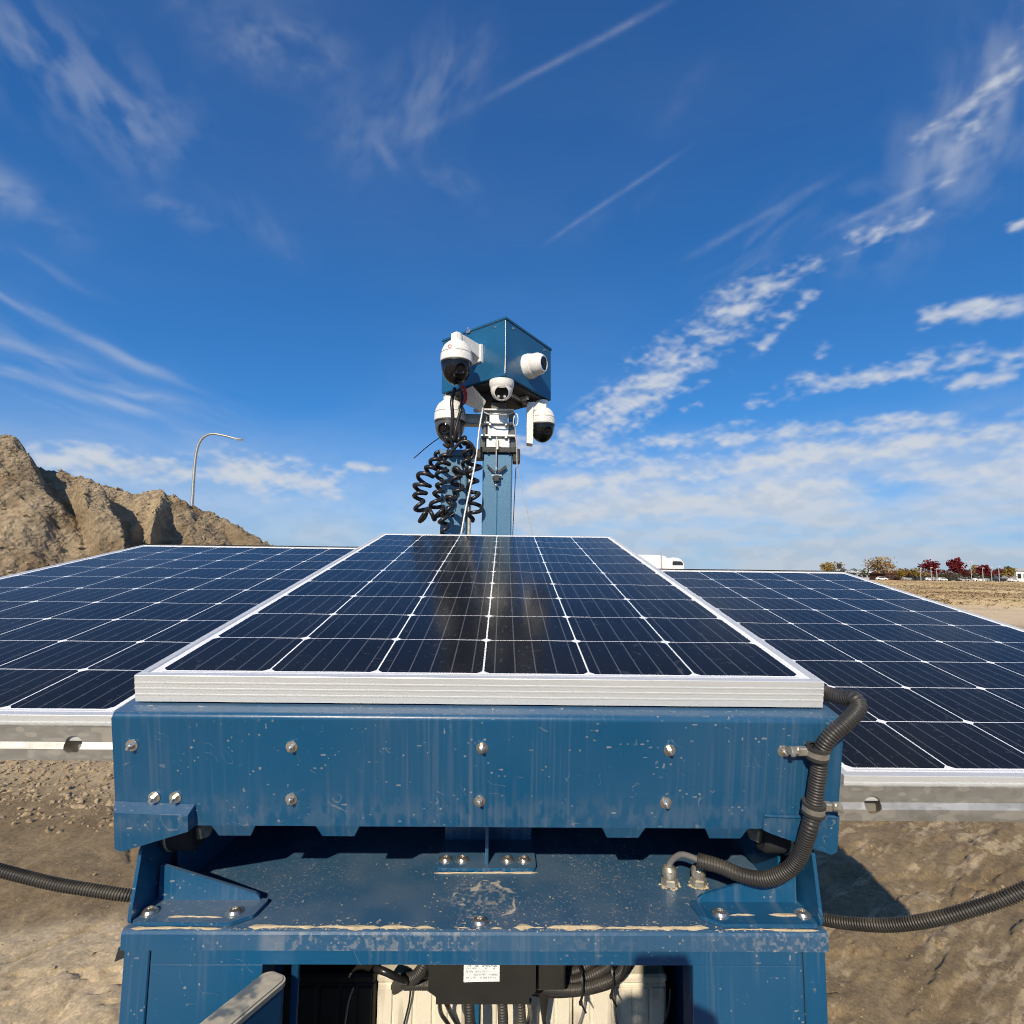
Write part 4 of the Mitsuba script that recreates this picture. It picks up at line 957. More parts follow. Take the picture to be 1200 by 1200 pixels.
put('head_plate', [cbox((.205, .205, .012), .002, (mxc + .004, MY, zat(528.8, MY - .1)))] + [cyl((mxc + a, MY - .108, zat(529.8, MY - .1)), (mxc + a, MY - .098, zat(529.8, MY - .1)), .006, 8) for a in (-.055, .062)] + [span((mxc - .10, MY - .104, zat(533)), (mxc + .105, MY - .098, zat(528.5)), .001)], 'black_plastic', mk)
put('latch_block', cbox((.04, .08, .075), .004, (mxc + .105, MY - .05, zat(537))), 'black_plastic', mk)
put('latch_block', cbox((.05, .08, .055), .004, (mxc - .105, MY - .06, zat(536))), 'black_plastic', mk)
def blk(w, y0, y1, d, mat, nm, ch=.003):
    z0, z1 = zat(y0), zat(y1)
    return put(nm, cbox((w, d, z1 - z0), ch, (mxc, MY, (z0 + z1) / 2)), mat, mk)
blk(.192, 515.3, 513.2, .17, 'aluminium', 'clamp_plate', .001)
blk(.160, 500.4, 498.6, .16, 'aluminium', 'clamp_plate', .001)
blk(.175, 485.4, 483.8, .17, 'aluminium', 'clamp_plate', .001)
blk(.130, 528.0, 515.4, .13, 'aluminium', 'clamp_block')
blk(.118, 513.0, 500.6, .12, 'aluminium', 'clamp_block')
blk(.100, 498.4, 485.6, .11, 'aluminium', 'clamp_block')
blk(.085, 483.6, 474.0, .09, 'smoked_plastic', 'neck_block')
zz = [(528, 515.4, .078), (513, 500.6, .068), (498.4, 485.6, .07)]
for a, b, o in zz:
    for s in (-1, 1):
        put('clamp_post', cbox((.034, .05, zat(b) - zat(a)), .003, (mxc + s * (o + .008), MY - .02, (zat(a) + zat(b)) / 2)), 'smoked_plastic', mk)
for a in (499.5, 514.3):
    for s in (-1, 1):
        put('bolt', cyl((mxc + s * .045, MY - .075, zat(a + 3.2)), (mxc + s * .045, MY - .075, zat(a + .8)), .010, 6), 'zinc_steel', mk)
hr = at(581.5, 520, MY - .12)
put('hook_rod', [tube([at(582, 512, MY - .10), at(581.5, 530, MY - .105), at(581.3, 552, MY - .105)], .0042, .03, 8), cyl(at(583, 516, MY - .11), at(583, 527, MY - .11), .009, 6)], 'zinc_steel', mk)
vp = lambda px, py: at(px, py, MY - .105)
put('hook_wings', [trimesh.convex.convex_hull(np.vstack([q + (0, dy, 0) for dy in (-.006, .006) for q in [vp(*c) for c in w_]])) for w_ in ([(570, 545), (571.5, 544.6), (580, 552.5), (578.5, 555)], [(592.5, 545), (593.8, 547), (585, 555), (583, 553)])] + [cbox((.034, .03, .035), .004, vp(581.8, 561))], 'black_plastic', mk)
put('hook_eye', [cyl(vp(581.5, 551), vp(581.5, 547.5), .008, 10), lathe([(.0, -.007), (.008, -.006), (.010, 0), (.008, .006), (0, .007)], vp(581.4, 569), n=14), span(vp(576, 558) - (0, .004, 0), vp(588, 556.6) + (0, .004, .001), .0005)], 'bright_steel', mk, smooth=30)

def wire(name, label, pts, r, mat, cat_='cable', group=None):
    k = put(name, tube(pts, r, .02, 8), mat, smooth=True, label=label, category=cat_, group=group)
    return k
wire('white_cable', 'white cable running down the left side of the mast clamps to the middle panel', [at(566, 478, 3.05), at(563.5, 492, 3.03), at(561, 508, 3.02), at(559, 528, 3.01), at(555.5, 550, 3.0), at(551, 572, 2.98), at(546, 595, 2.96), at(540, 628, 2.94)], .0052, 'wire_rope')
wire('thin_wire', 'thin dark wire hanging right beside the mast post', [at(604.5, 548, 3.1), at(603, 580, 3.1), at(600.5, 634, 3.1)], .0024, 'black_cable')
wire('thin_wire', 'thin pale wire slanting down to the right of the mast', [at(605.5, 545, 3.1), at(612, 575, 3.12), at(626, 634, 3.14)], .0024, 'wire_rope')
wire('wire_loop', 'bright wire loop at the right side of the mast clamps', [at(600, 483, 3.06), at(606, 485, 3.05), at(607, 495, 3.05), at(603.5, 501, 3.05), at(601.5, 495, 3.05), at(603, 487, 3.05)], .0035, 'wire_rope')
wire('wire_tail', 'thin bright wire between the loop and the latch at the right of the mast', [at(603.5, 501, 3.05), at(604.5, 510, 3.06), at(605.5, 525, 3.07), at(606, 546, 3.09)], .0035, 'wire_rope')
wire('wire_sling', 'bright wire sagging across the neck below the camera box', [at(567, 483, 3.06), at(575, 486, 3.03), at(581.5, 484.5, 3.02), at(590, 486.5, 3.03), at(600, 484, 3.06)], .004, 'wire_rope')
wire('antenna', 'thin black antenna sticking out left below the lower left dome camera', [at(527, 505, 3.1), at(505, 520, 3.05), at(485, 537, 3.0)], .0028, 'black_cable', 'antenna')

def coil(label, pts, R_, turns, r=.0112, wob=0.28, seed=0):
    base = spline([at(*p) for p in pts], .004)
    n = len(base)
    t = np.gradient(base, axis=0); t /= np.linalg.norm(t, axis=1, keepdims=True)
    u = np.cross(t, [0.1, 1, 0.05]); u /= np.linalg.norm(u, axis=1, keepdims=True)
    w = np.cross(t, u)
    s = np.linspace(0, 1, n)
    ph = 2 * np.pi * turns * (s + .012 * np.sin(s * 21 + seed)) + seed
    rr = R_ * (1 + wob * np.sin(s * 13 + seed * 2.1)) * ss(0, .06, s) * ss(1, .94, s)
    path = base + (np.cos(ph) * rr)[:, None] * u + (np.sin(ph) * rr)[:, None] * w * 0.9
    k = put('coiled_cord', sweep(spline(path[::3], .008), r, 8), 'black_cable', smooth=True, label=label, category='coiled cord', group='black coiled cords hanging beside the mast')
coil('black coiled cord hanging in wide loops farthest left of the mast', [(515, 530, 3.03), (508, 545, 3.0), (497, 562, 2.98), (491, 585, 2.97), (497, 604, 2.98), (511, 604, 3.0)], .034, 8.5, seed=1)
coil('black coiled cord draped down the left edge of the left post', [(527, 527, 3.02), (519, 545, 2.99), (516, 568, 2.98), (511, 590, 2.98), (519, 608, 3.0), (521, 628, 3.02)], .026, 9.5, seed=2.4)
coil('black coiled cord crossing the front of the left post', [(548, 522, 3.02), (546, 545, 3.0), (534, 556, 3.0), (537, 575, 3.0), (524, 590, 3.0), (530, 606, 3.02)], .026, 7.5, seed=4.0)
coil('black coiled cord between the two mast posts', [(551, 530, 3.06), (555, 552, 3.06), (553, 572, 3.05), (557, 592, 3.06), (552, 612, 3.07)], .032, 5.2, seed=5.2)
coil('short black coiled cord bunched on top of the left post', [(520, 520, 3.05), (532, 512, 3.03), (545, 516, 3.03), (552, 527, 3.04)], .026, 6.0, seed=.6)
for i, (lab, p) in enumerate((('black cable rising from the left post to the camera box, left of the pair', [(531, 527, 3.05), (529, 510, 3.02), (530.5, 490, 3.0), (529.5, 470, 3.0), (533, 455, 3.05)]), ('black cable rising from the left post to the camera box, right of the pair', [(541, 525, 3.06), (533, 512, 3.02), (536, 495, 3.02), (541, 475, 3.02), (542, 455, 3.06)]),
                              ('loose black cable looped round the top of the two posts', [(520, 540, 3.0), (540, 518, 2.98), (552, 520, 2.98), (556, 532, 3.0), (549, 540, 3.0)]), ('thin black cable dangling in front of the left post', [(540, 555, 3.0), (538, 575, 3.0), (532, 590, 3.0), (534, 600, 3.0), (524, 606, 3.0)]))):
    wire('black_cable_run', lab, [at(*q) for q in p], (.010, .009, .009, .0028)[i], 'black_cable')
wire('red_cable', 'dark red cable end under the upper left dome camera', [at(541, 452, 2.98), at(545, 458, 3.0), at(545, 470, 3.02), at(540, 474, 3.03)], .010, 'red_cable')

# camera box
BC, BA, BH = np.array([-0.0493, 3.2377, 1.1796]), 0.46, 0.3237
BR = rot('z', math.radians(53.08)) @ rot('x', math.radians(-2.39)) @ rot('y', math.radians(2.96))
XB = TW @ m4(BR, BC)
bk = thing('camera_box', 'dark blue square steel box with a lid on top of the mast', 'camera housing')
a = BA / 2
put('body', [cbox((BA, BA, BH - .004), .0025, (0, 0, -.002))], 'blue_clean', bk, XB)
put('lid', [cbox((BA + .010, BA + .010, .014), .002, (0, 0, BH / 2 + .003))], 'blue_clean', bk, XB)
put('lid_latch', [cbox((.004, .028, .02), .001, (-a - .007, .03, BH / 2 - .002)), cyl((-a - .007, .03, BH / 2 + .008), (-a - .007, .03, BH / 2 + .022), .006, 8)], 'bright_steel', bk, XB)
put('corner_seam', [tube([(-a - .0003, -a - .0003, -BH / 2 + .01), (-a - .0003, -a - .0003, BH / 2 - .01)], .0013, .05, 6)], 'wire_rope', bk, XB)  # highlight along the near corner, built in as a pale line
for s_, t_ in ((-a - .001, -.16), (-a - .001, .16), (-.16, -a - .001), (.16, -a - .001)):
    put('screw', cyl((s_, t_, BH / 2 - .03), (s_ - (.003 if abs(s_) > .2 else 0), t_ - (.003 if abs(t_) > .2 else 0), BH / 2 - .03), .006, 10), 'bright_steel', bk, XB)
put('lid_shadow_gap', [cbox((BA + .003, BA + .003, .004), .0005, (0, 0, BH / 2 - .0055))], 'far_dark', bk, XB)
put('underside_plate', [cbox((BA * .92, BA * .92, .012), .003, (0, 0, -BH / 2 - .006)), cbox((.22, .22, .05), .006, (0, 0, -BH / 2 - .03))], 'black_plastic', bk, XB)
put('underside_rail', [cbox((.03, .40, .02), .003, (.06, .02, -BH / 2 - .022)), cbox((.34, .025, .02), .003, (.02, -.12, -BH / 2 - .022))], 'galvanised_steel', bk, XB)

def on_face(px, py, face, out):
    n = -BR[:, 0] if face == 'left' else -BR[:, 1]
    return on_plane(px, py, BC + n * (a + out), n), n

def dome_camera(label, o, r, look, neck_top, lens_pitch=-18, dome='black_dome', logo=False):
    k = thing('dome_camera', label, 'security camera', 'white dome cameras on the mast head')
    q = r / .078
    cap = [(0, .088), (.028, .088), (.046, .082), (.061, .067), (.071, .046), (.0765, .026), (.078, .004), (.078, -.014), (.0745, -.017), (.060, -.017), (0, -.017)]
    put('housing', lathe([(x * q, z * q) for x, z in cap][::-1], o, n=40), 'white_plastic', k, smooth=35)
    ball = [(0, -.126 * q)] + [(.073 * q * math.sin(t), -.030 * q - .096 * q * math.cos(t)) for t in np.linspace(.12, math.pi / 2, 10)] + [(.073 * q, -.0165 * q), (0, -.0165 * q)]
    put('dome', lathe(ball, o, n=40), dome, k, smooth=40)
    put('seam_ring', lathe([(.0755 * q, .0245 * q), (.0772 * q, .0245 * q), (.0770 * q, .0268 * q), (.0755 * q, .0268 * q)], o, n=40), 'smoked_plastic', k, smooth=30)
    put('trim_ring', lathe([(.070 * q, -.024 * q), (.0755 * q, -.024 * q), (.0755 * q, -.0172 * q), (.070 * q, -.0172 * q)], o, n=40), 'black_plastic', k, smooth=30)
    d = np.array([look[0], look[1], math.tan(math.radians(lens_pitch))]); d /= np.linalg.norm(d)
    c = o + (0, 0, -.046 * q) + d * .063 * q
    put('lens', [lathe([(.016 * q, 0), (.030 * q, 0), (.031 * q, .014 * q), (.026 * q, .017 * q), (.022 * q, .010 * q), (.016 * q, .008 * q)], c, d, 28), lathe([(0, .004 * q), (.020 * q, .004 * q), (.015 * q, .009 * q), (0, .011 * q)], c, d, 24)], 'black_dome', k, smooth=35)
    if logo:
        lp = math.radians(-112)
        e = np.array([math.cos(lp), math.sin(lp), .22])
        e /= np.linalg.norm(e)
        put('logo_ring', lathe([(.0075, -.0008), (.0105, -.0008), (.0105, .0010), (.0075, .0010)], o + np.array([math.cos(lp) * .0735, math.sin(lp) * .0735, .040]) * q, e, 20), 'red_print', k)
    return k

# upper left: on an arm from the box's left face
o, n = on_face(534.8, 421.5, 'left', .185)
pl_, _ = on_face(558.5, 416.5, 'left', 0)
k = dome_camera('white dome camera on an arm from the left face of the blue box', o, .0835, (.35, -.9), None, logo=True)
ty = BR[:, 1]
plate = trimesh.convex.convex_hull(np.vstack([pl_ + n * t + ty * s1 + np.array([0, 0, z1]) for t, f in ((0.0005, 1), (.016, .94)) for s1 in (-.045 * f, .045 * f) for z1 in (-.052 * f, .052 * f)]))
top = o + (0, 0, .106)
def blockpts(c, w, h_):
    return [c + ty * s1 * w + np.array([0, 0, s2 * h_]) for s1 in (-1, 1) for s2 in (-1, 1)]
armh = trimesh.convex.convex_hull(np.vstack(blockpts(top + n * .022 + (0, 0, .014), .022, .020) + blockpts(pl_ + n * .010 + (0, 0, .010), .034, .038) + [top + n * .015 + (0, 0, .036), top - n * .01 + (0, 0, .036)]))
neck = lathe([(0, -.022), (.030, -.022), (.028, .03), (.020, .038), (0, .040)], top, n=24)
put('wall_arm', [plate, armh, neck], 'white_plastic', k, smooth=30)

# lower left: held by a tube from the mast
o = at(527.5, 490.5, 3.22)
k = dome_camera('white dome camera low at the left, held out by a steel tube', o, .092, (-.3, -.9), None, dome='smoked_plastic')
put('neck', [lathe([(0, .09), (.030, .09), (.042, .115), (.042, .150), (.034, .155), (0, .155)], o, n=24)], 'white_plastic', k, smooth=30)
put('arm_tube', [span((o[0] + .05, 3.24, zat(497.5, 3.24)), (mxc - .04, 3.31, zat(485.5, 3.24)), .004)], 'galvanised_steel', k)

# lower right: bracket plate and housing
o = at(635.6, 495.0, 3.26)
k = dome_camera('white dome camera low at the right with an upright side bracket', o, .075, (.35, -.9), None)
put('neck', [lathe([(0, .07), (.03, .07), (.036, .09), (.036, .13), (0, .13)], o + (-.005, 0, 0), n=24)], 'white_plastic', k, smooth=30)
b0, b1 = at(617.2, 519, 3.2), at(625.0, 474, 3.2)
put('side_bracket', [extrude(Polygon([(b0[0], b0[2]), (b1[0], b0[2] - .004), (b1[0], b1[2]), (b0[0], b1[2] + .003)]).buffer(-.004).buffer(.004), .08, (0, 3.28, 0), (1, 0, 0), (0, 0, 1)), span((b0[0] + .002, 3.21, b1[2] - .03), (o[0] + .02, 3.27, b1[2] + .02), .004)], 'white_plastic', k)

def turret(label, base, axis, face_dir, r=.050, ledpair=True, off=.045):
    k = thing('turret_camera', label, 'security camera', 'white turret cameras on the blue box')
    ax = np.asarray(axis, float) / np.linalg.norm(axis)
    put('base', lathe([(0, 0), (r * 1.22, 0), (r * 1.22, .020), (r * 1.12, .040), (r * .9, .052), (0, .052)], base, ax, 36), 'white_plastic', k, smooth=30)
    f = np.asarray(face_dir, float) / np.linalg.norm(face_dir)
    c = base + ax * off
    a0 = math.acos(.76)
    prof = [(0, r * .70), (r * .70, r * .70), (r * .72, r * .74), (r * math.sin(a0) * 1.02, r * .78)] + [(r * 1.08 * math.sin(t), r * 1.08 * math.cos(t)) for t in np.linspace(a0 + .06, math.pi - .05, 14)] + [(0, -r * 1.08)]
    put('eyeball', lathe(prof[::-1], c, f, 40), 'white_plastic', k, smooth=30)
    put('face_plate', lathe([(0, r * .702), (r * .675, r * .702), (r * .675, r * .725), (0, r * .73)], c, f, 32), 'black_dome', k, smooth=30)
    put('lens', lathe([(r * .16, r * .728), (r * .30, r * .728), (r * .30, r * .80), (r * .16, r * .76)], c + np.array([0, 0, r * .12]), f, 24), 'black_plastic', k, smooth=30)
    if ledpair:
        sx = np.cross(f, [0, 0, 1]); sx /= np.linalg.norm(sx)
        up = np.cross(sx, f)
        for s in (-1, 1):
            put('lamp', lathe([(0, 0), (r * .13, 0), (r * .12, r * .06), (0, r * .08)], c + f * r * .728 + sx * s * r * .30 - up * r * .40, f, 16), 'white_plastic', k, smooth=30)
base, n = on_face(618.5, 430, 'right', 0)
turret('white turret camera pointing out from the right face of the blue box', base, n, n + np.array([.10, .05, -.10]), .058, False, .062)
base = at(588, 447, 2.96)
turret('white turret camera with two small lamps hanging under the near corner of the blue box', base, (0, 0, -1), (0.02, -.80, -.60), .055, True, .048)
put('mount_plate', trimesh.convex.convex_hull(np.vstack([q + (0, dy, 0) for dy in (0, .012) for q in (at(545.5, 456, 3.04), at(553.5, 452, 3.0), at(560, 459, 3.02), at(569.5, 470, 3.06), at(563.5, 482, 3.1), at(545.5, 472.5, 3.1))])), 'white_plastic', bk)

# ------------------------------------------------------------------ the front bay: batteries, control box, cables
BYF = 1.085
def bz(py, Y=BYF):
    return at(600, py, Y)[2]
zt = bz(1152)
def battery(x0, x1, mat, label):
    k = thing('battery', label, 'battery', 'batteries standing in the bay')
    put('case', span((x0, BYF, -1.10), (x1, 1.34, zt), .003), mat, k)
    put('lid', span((x0 - .001, BYF - .004, zt + .0005), (x1 + .001, 1.341, bz(1141)), .004), mat, k)
    w = x1 - x0
    xs = [0.02, .17, .20, .40, .44, .62, .66, .80, .83, .97]
    for p, q in zip(xs[::2], xs[1::2]):
        put('rib', span((x0 + p * w, BYF - .0035, -1.08), (x0 + q * w, BYF + .0005, zt - .006), .0012), mat, k)
    for s in (.2, .8):
        put('terminal', [cyl((x0 + s * w, 1.13, bz(1141)), (x0 + s * w, 1.13, bz(1141) + .018), .010, 12)], 'zinc_steel', k)
battery(-.385, -.2155, 'black_plastic', 'dark battery in the shaded left part of the bay')
battery(-.2110, -.0560, 'cream_plastic', 'cream ribbed battery left of the black control box cables')
battery(-.0280, .1340, 'cream_plastic', 'cream ribbed battery in the middle of the bay')
battery(.1370, .3020, 'cream_plastic', 'cream ribbed battery at the right, partly in the shadow of the hands')
put('battery_shelf', span((OX0 - .05, 1.0, -1.125), (OX1 + .05, 1.45, -1.102), .002), 'blue_paint', tr)
put('battery_divider', span((-.0530, BYF + .02, -1.10), (-.0310, 1.30, zt - .004), .002), 'blue_clean', tr)

CY = .955
jl, jr, jb = at(502, 1150, CY)[0], at(628, 1150, CY)[0], at(560, 1177, CY)[2]
k = thing('control_box', 'black control box with a white printed label hanging in the bay', 'control box')
s_ = .0125
jt = OZ + .012
shape = Polygon([(jl, jt), (jl, jb + .018), (jl + .007, jb + .014), (jl + s_, jb + .010), (jl + s_, jb), (jr - s_ * .8, jb), (jr - s_ * .8, jb + .011), (jr - .004, jb + .014), (jr, jb + .019), (jr, jt)])
put('case', extrude(shape, .060, (0, CY + .06, 0), (1, 0, 0), (0, 0, 1)), 'black_plastic', k)
put('rear_block', span((jr + .001, CY + .022, at(600, 1157.5, CY + .03)[2]), (at(662, 1150, CY + .03)[0], CY + .09, jt), .003), 'black_plastic', k)
l0, l1, lz0, lz1 = at(543.5, 1140, CY)[0], at(585.5, 1140, CY)[0], at(560, 1150.5, CY)[2], at(560, 1129, CY)[2]
lab = extrude([(l0, lz0), (l1, lz0 + .0012), (l1, lz1), (l0, lz1 - .001)], .0008, (0, CY - .0003, 0), (1, 0, 0), (0, 0, 1))
lab.apply_transform(TW)
uv = np.stack([(lab.vertices[:, 0] - lab.vertices[:, 0].min()) / np.ptp(lab.vertices[:, 0]), (lab.vertices[:, 2] - lab.vertices[:, 2].min()) / np.ptp(lab.vertices[:, 2])], 1)
scene[f'{k}__label'] = mikit.ply(lab, 'printed_label', uv=uv)
for px in (549, 588, 609):
    a_, b_ = at(px, 1177, CY + .03), at(px + 3, 1215, CY + .03)
    put('outlet_cable', conduit([a_ + (0, 0, .01), (a_ + b_) / 2, b_ + (0, .01, -.06)], .0085, .004), 'conduit_plastic', k, smooth=True)
def bayhose(label, pts, r, mat='conduit_plastic', ribs=True, name='bay_conduit', cat_='conduit', group=None):
    p = [at(*q) for q in pts]
    return put(name, conduit(p, r, .004, 12) if ribs else tube(p, r, .008, 8), mat, smooth=True, label=label, category=cat_, group=group)
bayhose('lower grey conduit of the bundle curving right of the control box', [(610, 1155, 1.05), (640, 1159, 1.03), (680, 1159, 1.01), (712, 1150, 1.0), (730, 1136, 1.0), (745, 1105, 1.0)], .0085)
bayhose('middle grey conduit of the bundle curving right of the control box', [(615, 1148, 1.06), (645, 1151, 1.045), (676, 1149, 1.03), (700, 1140, 1.02), (716, 1128, 1.02), (728, 1105, 1.02)], .0085)
bayhose('upper grey conduit of the bundle, close under the lip of the deck', [(620, 1139, 1.08), (650, 1142, 1.065), (672, 1139, 1.05), (690, 1130, 1.04), (703, 1110, 1.04)], .0085)
bayhose('smooth black cable lying under the conduit bundle in the bay', [(600, 1160, 1.05), (650, 1166, 1.03), (700, 1160, 1.01), (728, 1145, .995), (741, 1110, .99)], .0045, 'black_cable', False, 'bay_cable', 'cable')
bayhose('grey conduit curving up under the lip left of the control box', [(462, 1160, 1.10), (470, 1150, 1.06), (484, 1146, 1.04), (494, 1136, 1.03), (501, 1118, 1.03)], .010)
bayhose('grey conduit running level behind the control box to the left', [(474, 1154, 1.065), (490, 1154, 1.06), (520, 1154, 1.06), (560, 1150, 1.06)], .0085)
bayhose('black cable crossing the top left of the bay', [(440, 1135, 1.02), (452, 1139, 1.01), (466, 1146, 1.02), (476, 1150, 1.03)], .006, 'black_cable', False, 'bay_cable', 'cable')
for i, (lab_, p) in enumerate((('black wire hanging down the first cream battery', [(481, 1157, 1.07), (480, 1172, 1.072), (476, 1190, 1.072), (468, 1220, 1.07)]), ('black wire left of the middle cables under the control box', [(515, 1172, 1.0), (517, 1188, 1.02), (528, 1205, 1.04), (534, 1230, 1.05)]), ('second black wire bowing out under the control box', [(523, 1175, 1.0), (530, 1190, 1.02), (542, 1208, 1.04)]),
                               ('black tapered plug hanging right of the control box', [(637, 1160, 1.04), (638, 1178, 1.045), (638, 1225, 1.05)]), ('pale wire hanging over the middle cream battery', [(684, 1156, 1.03), (686, 1172, 1.07), (681, 1195, 1.07), (668, 1225, 1.07)]), ('pale wire hanging over the right cream battery', [(719, 1152, 1.02), (720, 1175, 1.07), (722, 1195, 1.07), (730, 1225, 1.07)]),
                               ('wire bowed over the shaded right battery', [(786, 1158, 1.04), (783, 1185, 1.06), (770, 1225, 1.07)]), ('wire hanging on the dark battery', [(414, 1157, 1.07), (408, 1175, 1.07), (402, 1215, 1.07)]), ('black wire loop under the right corner of the control box', [(620, 1172, .99), (621, 1190, 1.03), (614, 1210, 1.05)]))):
    bayhose(lab_, p, (.0016, .0035, .0042, .0035, .0024, .0024, .002, .002, .0042)[i], ('black_cable', 'black_cable', 'black_cable', 'black_cable', 'grey_cable', 'grey_cable', 'black_cable', 'grey_cable', 'black_cable')[i], False, 'bay_wire', 'wire')
put('plug', lathe([(.003, -.045), (.010, 0), (.010, .012), (0, .012)], at(637.5, 1163, 1.035), n=14), 'black_plastic', 'bay_wire_003', smooth=30)
for i, (px, py, Y_) in enumerate(((682, 1153, 1.005), (717, 1145, .985))):
    c = at(px, py, Y_)
    put('cable_tie', [tube([c + (-.004, -.012, -.020), c + (-.001, -.016, 0), c + (-.002, -.006, .020), c + (-.006, .02, .026)], .002, .004, 6), cbox((.006, .005, .006), .001, c + (-.004, -.016, -.018)), tube([c + (-.004, -.016, -.018), c + (.004, -.02, -.030)], .0016, .01, 5)], 'black_cable', label=('black cable tie round the conduit bundle nearer the control box', 'black cable tie with a long tail round the conduit bundle, farther right')[i], category='cable tie', smooth=30)

# ------------------------------------------------------------------ the photographer behind the lens, whose shadow falls on the trailer
PHM = m4(CAM, (0, 0, H))                     # the phone stands square behind its own lens
ph = thing('phone', 'dark phone held upright at the lens, its shadow on the trailer lip', 'phone')
body = extrude(Polygon([(-.050, -.1400), (.0290, -.1400), (.0290, .0125), (-.050, .0125)]).buffer(-.010).buffer(.010), .009, (0, -.0145, 0), (1, 0, 0), (0, 0, 1))
body.apply_translation((0, .009, 0))
put('body', body, 'black_plastic', ph, PHM)
put('screen', extrude(Polygon([(-.047, -.137), (.026, -.137), (.026, .0095), (-.047, .0095)]).buffer(-.008).buffer(.008), .0006, (0, -.0147, 0), (1, 0, 0), (0, 0, 1)), 'dark_glass', ph, PHM)

def skeleton(bones, edge, it=6):
    tot = None
    for a_, ra, b_, rb_b in bones:
        s = m3.Manifold.sphere(1.0, 20)
        hull = m3.Manifold.batch_hull([s.scale((ra,) * 3).translate(tuple(map(float, a_))), s.scale((rb_b,) * 3).translate(tuple(map(float, b_)))])
        tot = hull if tot is None else tot + hull
    t = mesh_of(tot.refine_to_length(edge))
    t.merge_vertices()
    trimesh.smoothing.filter_taubin(t, iterations=it)
    return t
z0 = -H
sh, el, wr = {}, {}, {}
sh[-1], sh[1] = np.array([-.20, -.47, -.27]), np.array([.20, -.47, -.27])
el[-1], el[1] = np.array([-.30, -.30, -.48]), np.array([.30, -.30, -.48])
wr[-1], wr[1] = np.array([-.135, -.075, -.190]), np.array([.095, -.075, -.205])
hips = {s: np.array([s * .095, -.52, -.80]) for s in (-1, 1)}
knee = {s: np.array([s * .11, -.49, -1.24]) for s in (-1, 1)}
ank = {s: np.array([s * .12, -.53, z0 + .08]) for s in (-1, 1)}
headc = np.array([.0, -.46, .005])
bones = [((0, -.50, -.80), .13, (0, -.50, -.55), .125), ((0, -.50, -.55), .125, (-.07, -.49, -.36), .12), ((0, -.50, -.55), .125, (.07, -.49, -.36), .12), ((-.13, -.48, -.28), .075, (.13, -.48, -.28), .075), ((0, -.49, -.28), .065, (0, -.475, -.12), .055),
         (headc + (0, -.02, .01), .088, headc + (0, .02, .02), .086), (headc + (0, .02, -.02), .075, headc + (0, .05, -.085), .045), (headc + (0, .085, -.02), .012, headc + (0, .108, -.045), .013), (headc + (-.085, -.01, -.02), .016, headc + (-.09, -.015, .02), .018), (headc + (.085, -.01, -.02), .016, headc + (.09, -.015, .02), .018)]
for s in (-1, 1):
    bones += [(sh[s], .062, el[s], .044), (el[s], .044, wr[s], .028), (hips[s], .095, knee[s], .060), (knee[s], .060, ank[s], .040), (ank[s], .042, ank[s] + (0, .16, -.045), .034)]
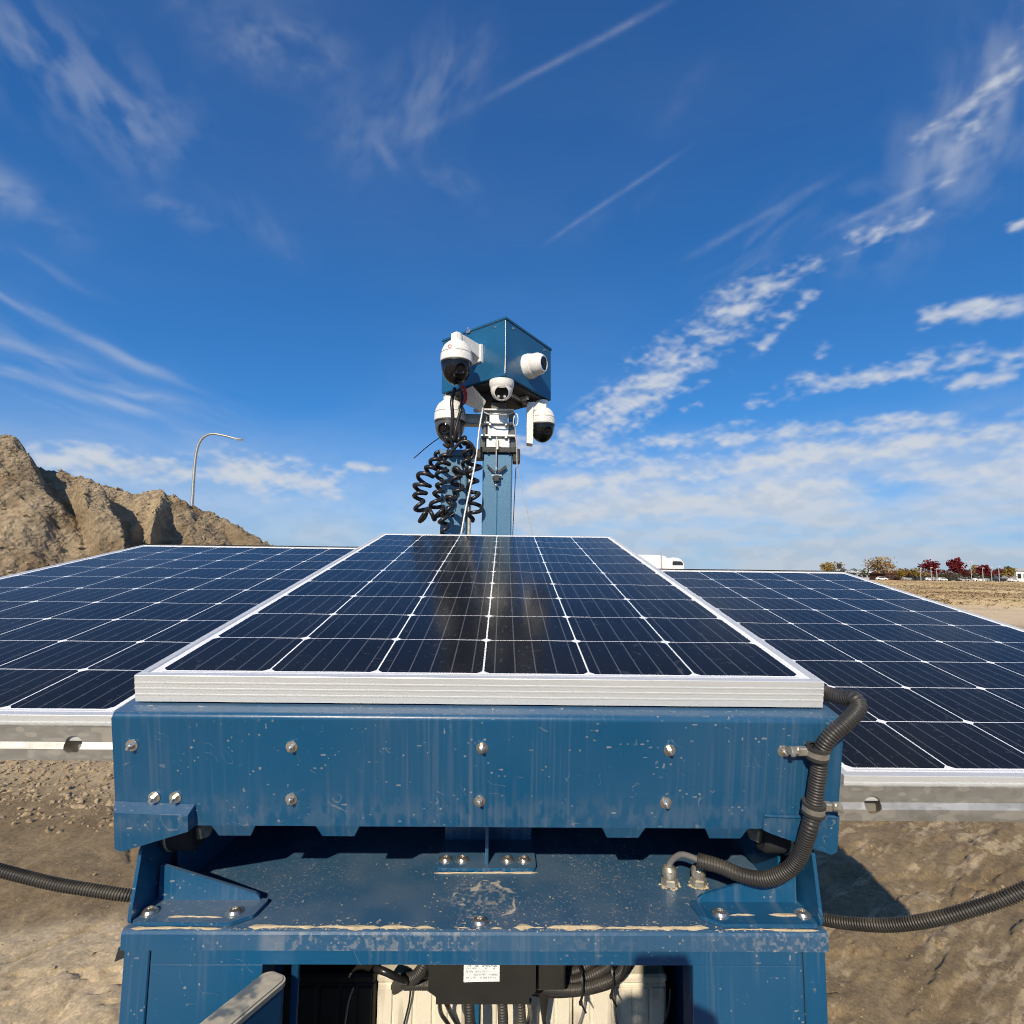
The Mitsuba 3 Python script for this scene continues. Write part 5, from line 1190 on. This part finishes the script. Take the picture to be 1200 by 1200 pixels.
def hand(s, palm, base_x, zc):
    """Palm beside the phone's edge, fingers round its back, thumb on the screen side."""
    out = [(wr[s], .028, palm + (0, -.01, -.02), .026), (palm + (0, -.012, -.034), .019, palm + (-s * .008, .018, -.030), .013), (palm + (0, -.012, .020), .017, palm + (-s * .008, .020, .030), .012), (palm + (0, -.01, -.03), .02, palm + (0, -.01, .02), .018)]
    for i, (dz, L) in enumerate(((.032, .9), (.011, 1.0), (-.011, .95), (-.031, .78))):
        k0 = np.array([palm[0] - s * .004, .012, zc + dz])
        k1 = np.array([base_x + s * .012, .026, zc + dz + .003])
        k2 = np.array([base_x - s * .010 * L, .0245, zc + dz + .004])
        k3 = np.array([base_x - s * .026 * L, .0185, zc + dz + .003])
        out += [(palm + (-s * .004, .006, dz * .8), .0105, k0, .010), (k0, .010, k1, .0092), (k1, .0092, k2, .0085), (k2, .0085, k3, .0075)]
    t0, t1, t2 = palm + (-s * .010, -.028, -.020), np.array([base_x + s * .006, -.030, zc + .020]), np.array([base_x - s * .016, -.0245, zc + .038])
    out += [(palm + (0, -.012, -.03), .017, t0, .013), (t0, .013, t1, .0105), (t1, .0105, t2, .0088)]
    return out
HB = hand(-1, np.array([-.088, -.012, -.124]), -.0525, -.118) + hand(1, np.array([.066, -.012, -.128]), .0315, -.118)
pk = skeleton(bones, .022, 8)
hands = skeleton(HB, .004, 5)
both = m3.Manifold(m3.Mesh(np.asarray(pk.vertices, np.float32), np.asarray(pk.faces, np.uint32))) + m3.Manifold(m3.Mesh(np.asarray(hands.vertices, np.float32), np.asarray(hands.faces, np.uint32)))
person = put('person', both, 'skin', smooth=True, label='person in dark jacket standing behind the lens, holding up a phone with both hands', category='person')
jb_ = [((0, -.50, -.86), .150, (0, -.50, -.55), .140), ((0, -.50, -.55), .14, (-.07, -.49, -.36), .135), ((0, -.50, -.55), .14, (.07, -.49, -.36), .135), ((-.14, -.48, -.28), .088, (.14, -.48, -.28), .088), ((0, -.49, -.26), .075, (0, -.48, -.19), .070)]
for s in (-1, 1):
    jb_ += [(sh[s], .080, el[s], .060), (el[s], .060, el[s] * .12 + wr[s] * .88, .043)]
put('jacket', skeleton(jb_, .025, 6), 'jacket_cloth', person, smooth=True)
tb = []
for s in (-1, 1):
    tb += [((0, -.51, -.80), .135, hips[s], .115), (hips[s], .115, knee[s], .080), (knee[s], .080, ank[s] + (0, 0, .02), .065)]
put('trousers', skeleton(tb, .03, 6), 'trouser_cloth', person, smooth=True)
put('hair', skeleton([(headc + (0, -.03, .035), .088, headc + (0, .015, .05), .082), (headc + (0, -.05, -.03), .07, headc + (0, -.04, .02), .08)], .015, 4), 'hair', person, smooth=True)
put('eye', [ico(.012).apply_translation(headc + (s * .032, .083, .012)) for s in (-1, 1)], 'dark_glass', person)
put('shoe', [trimesh.convex.convex_hull(np.vstack([ico(r).vertices + ank[s] + np.array(q) for r, q in ((.045, (0, -.04, -.035)), (.048, (0, .08, -.032)), (.034, (0, .19, -.044))) ])) for s in (-1, 1)], 'black_plastic', person, smooth=True)
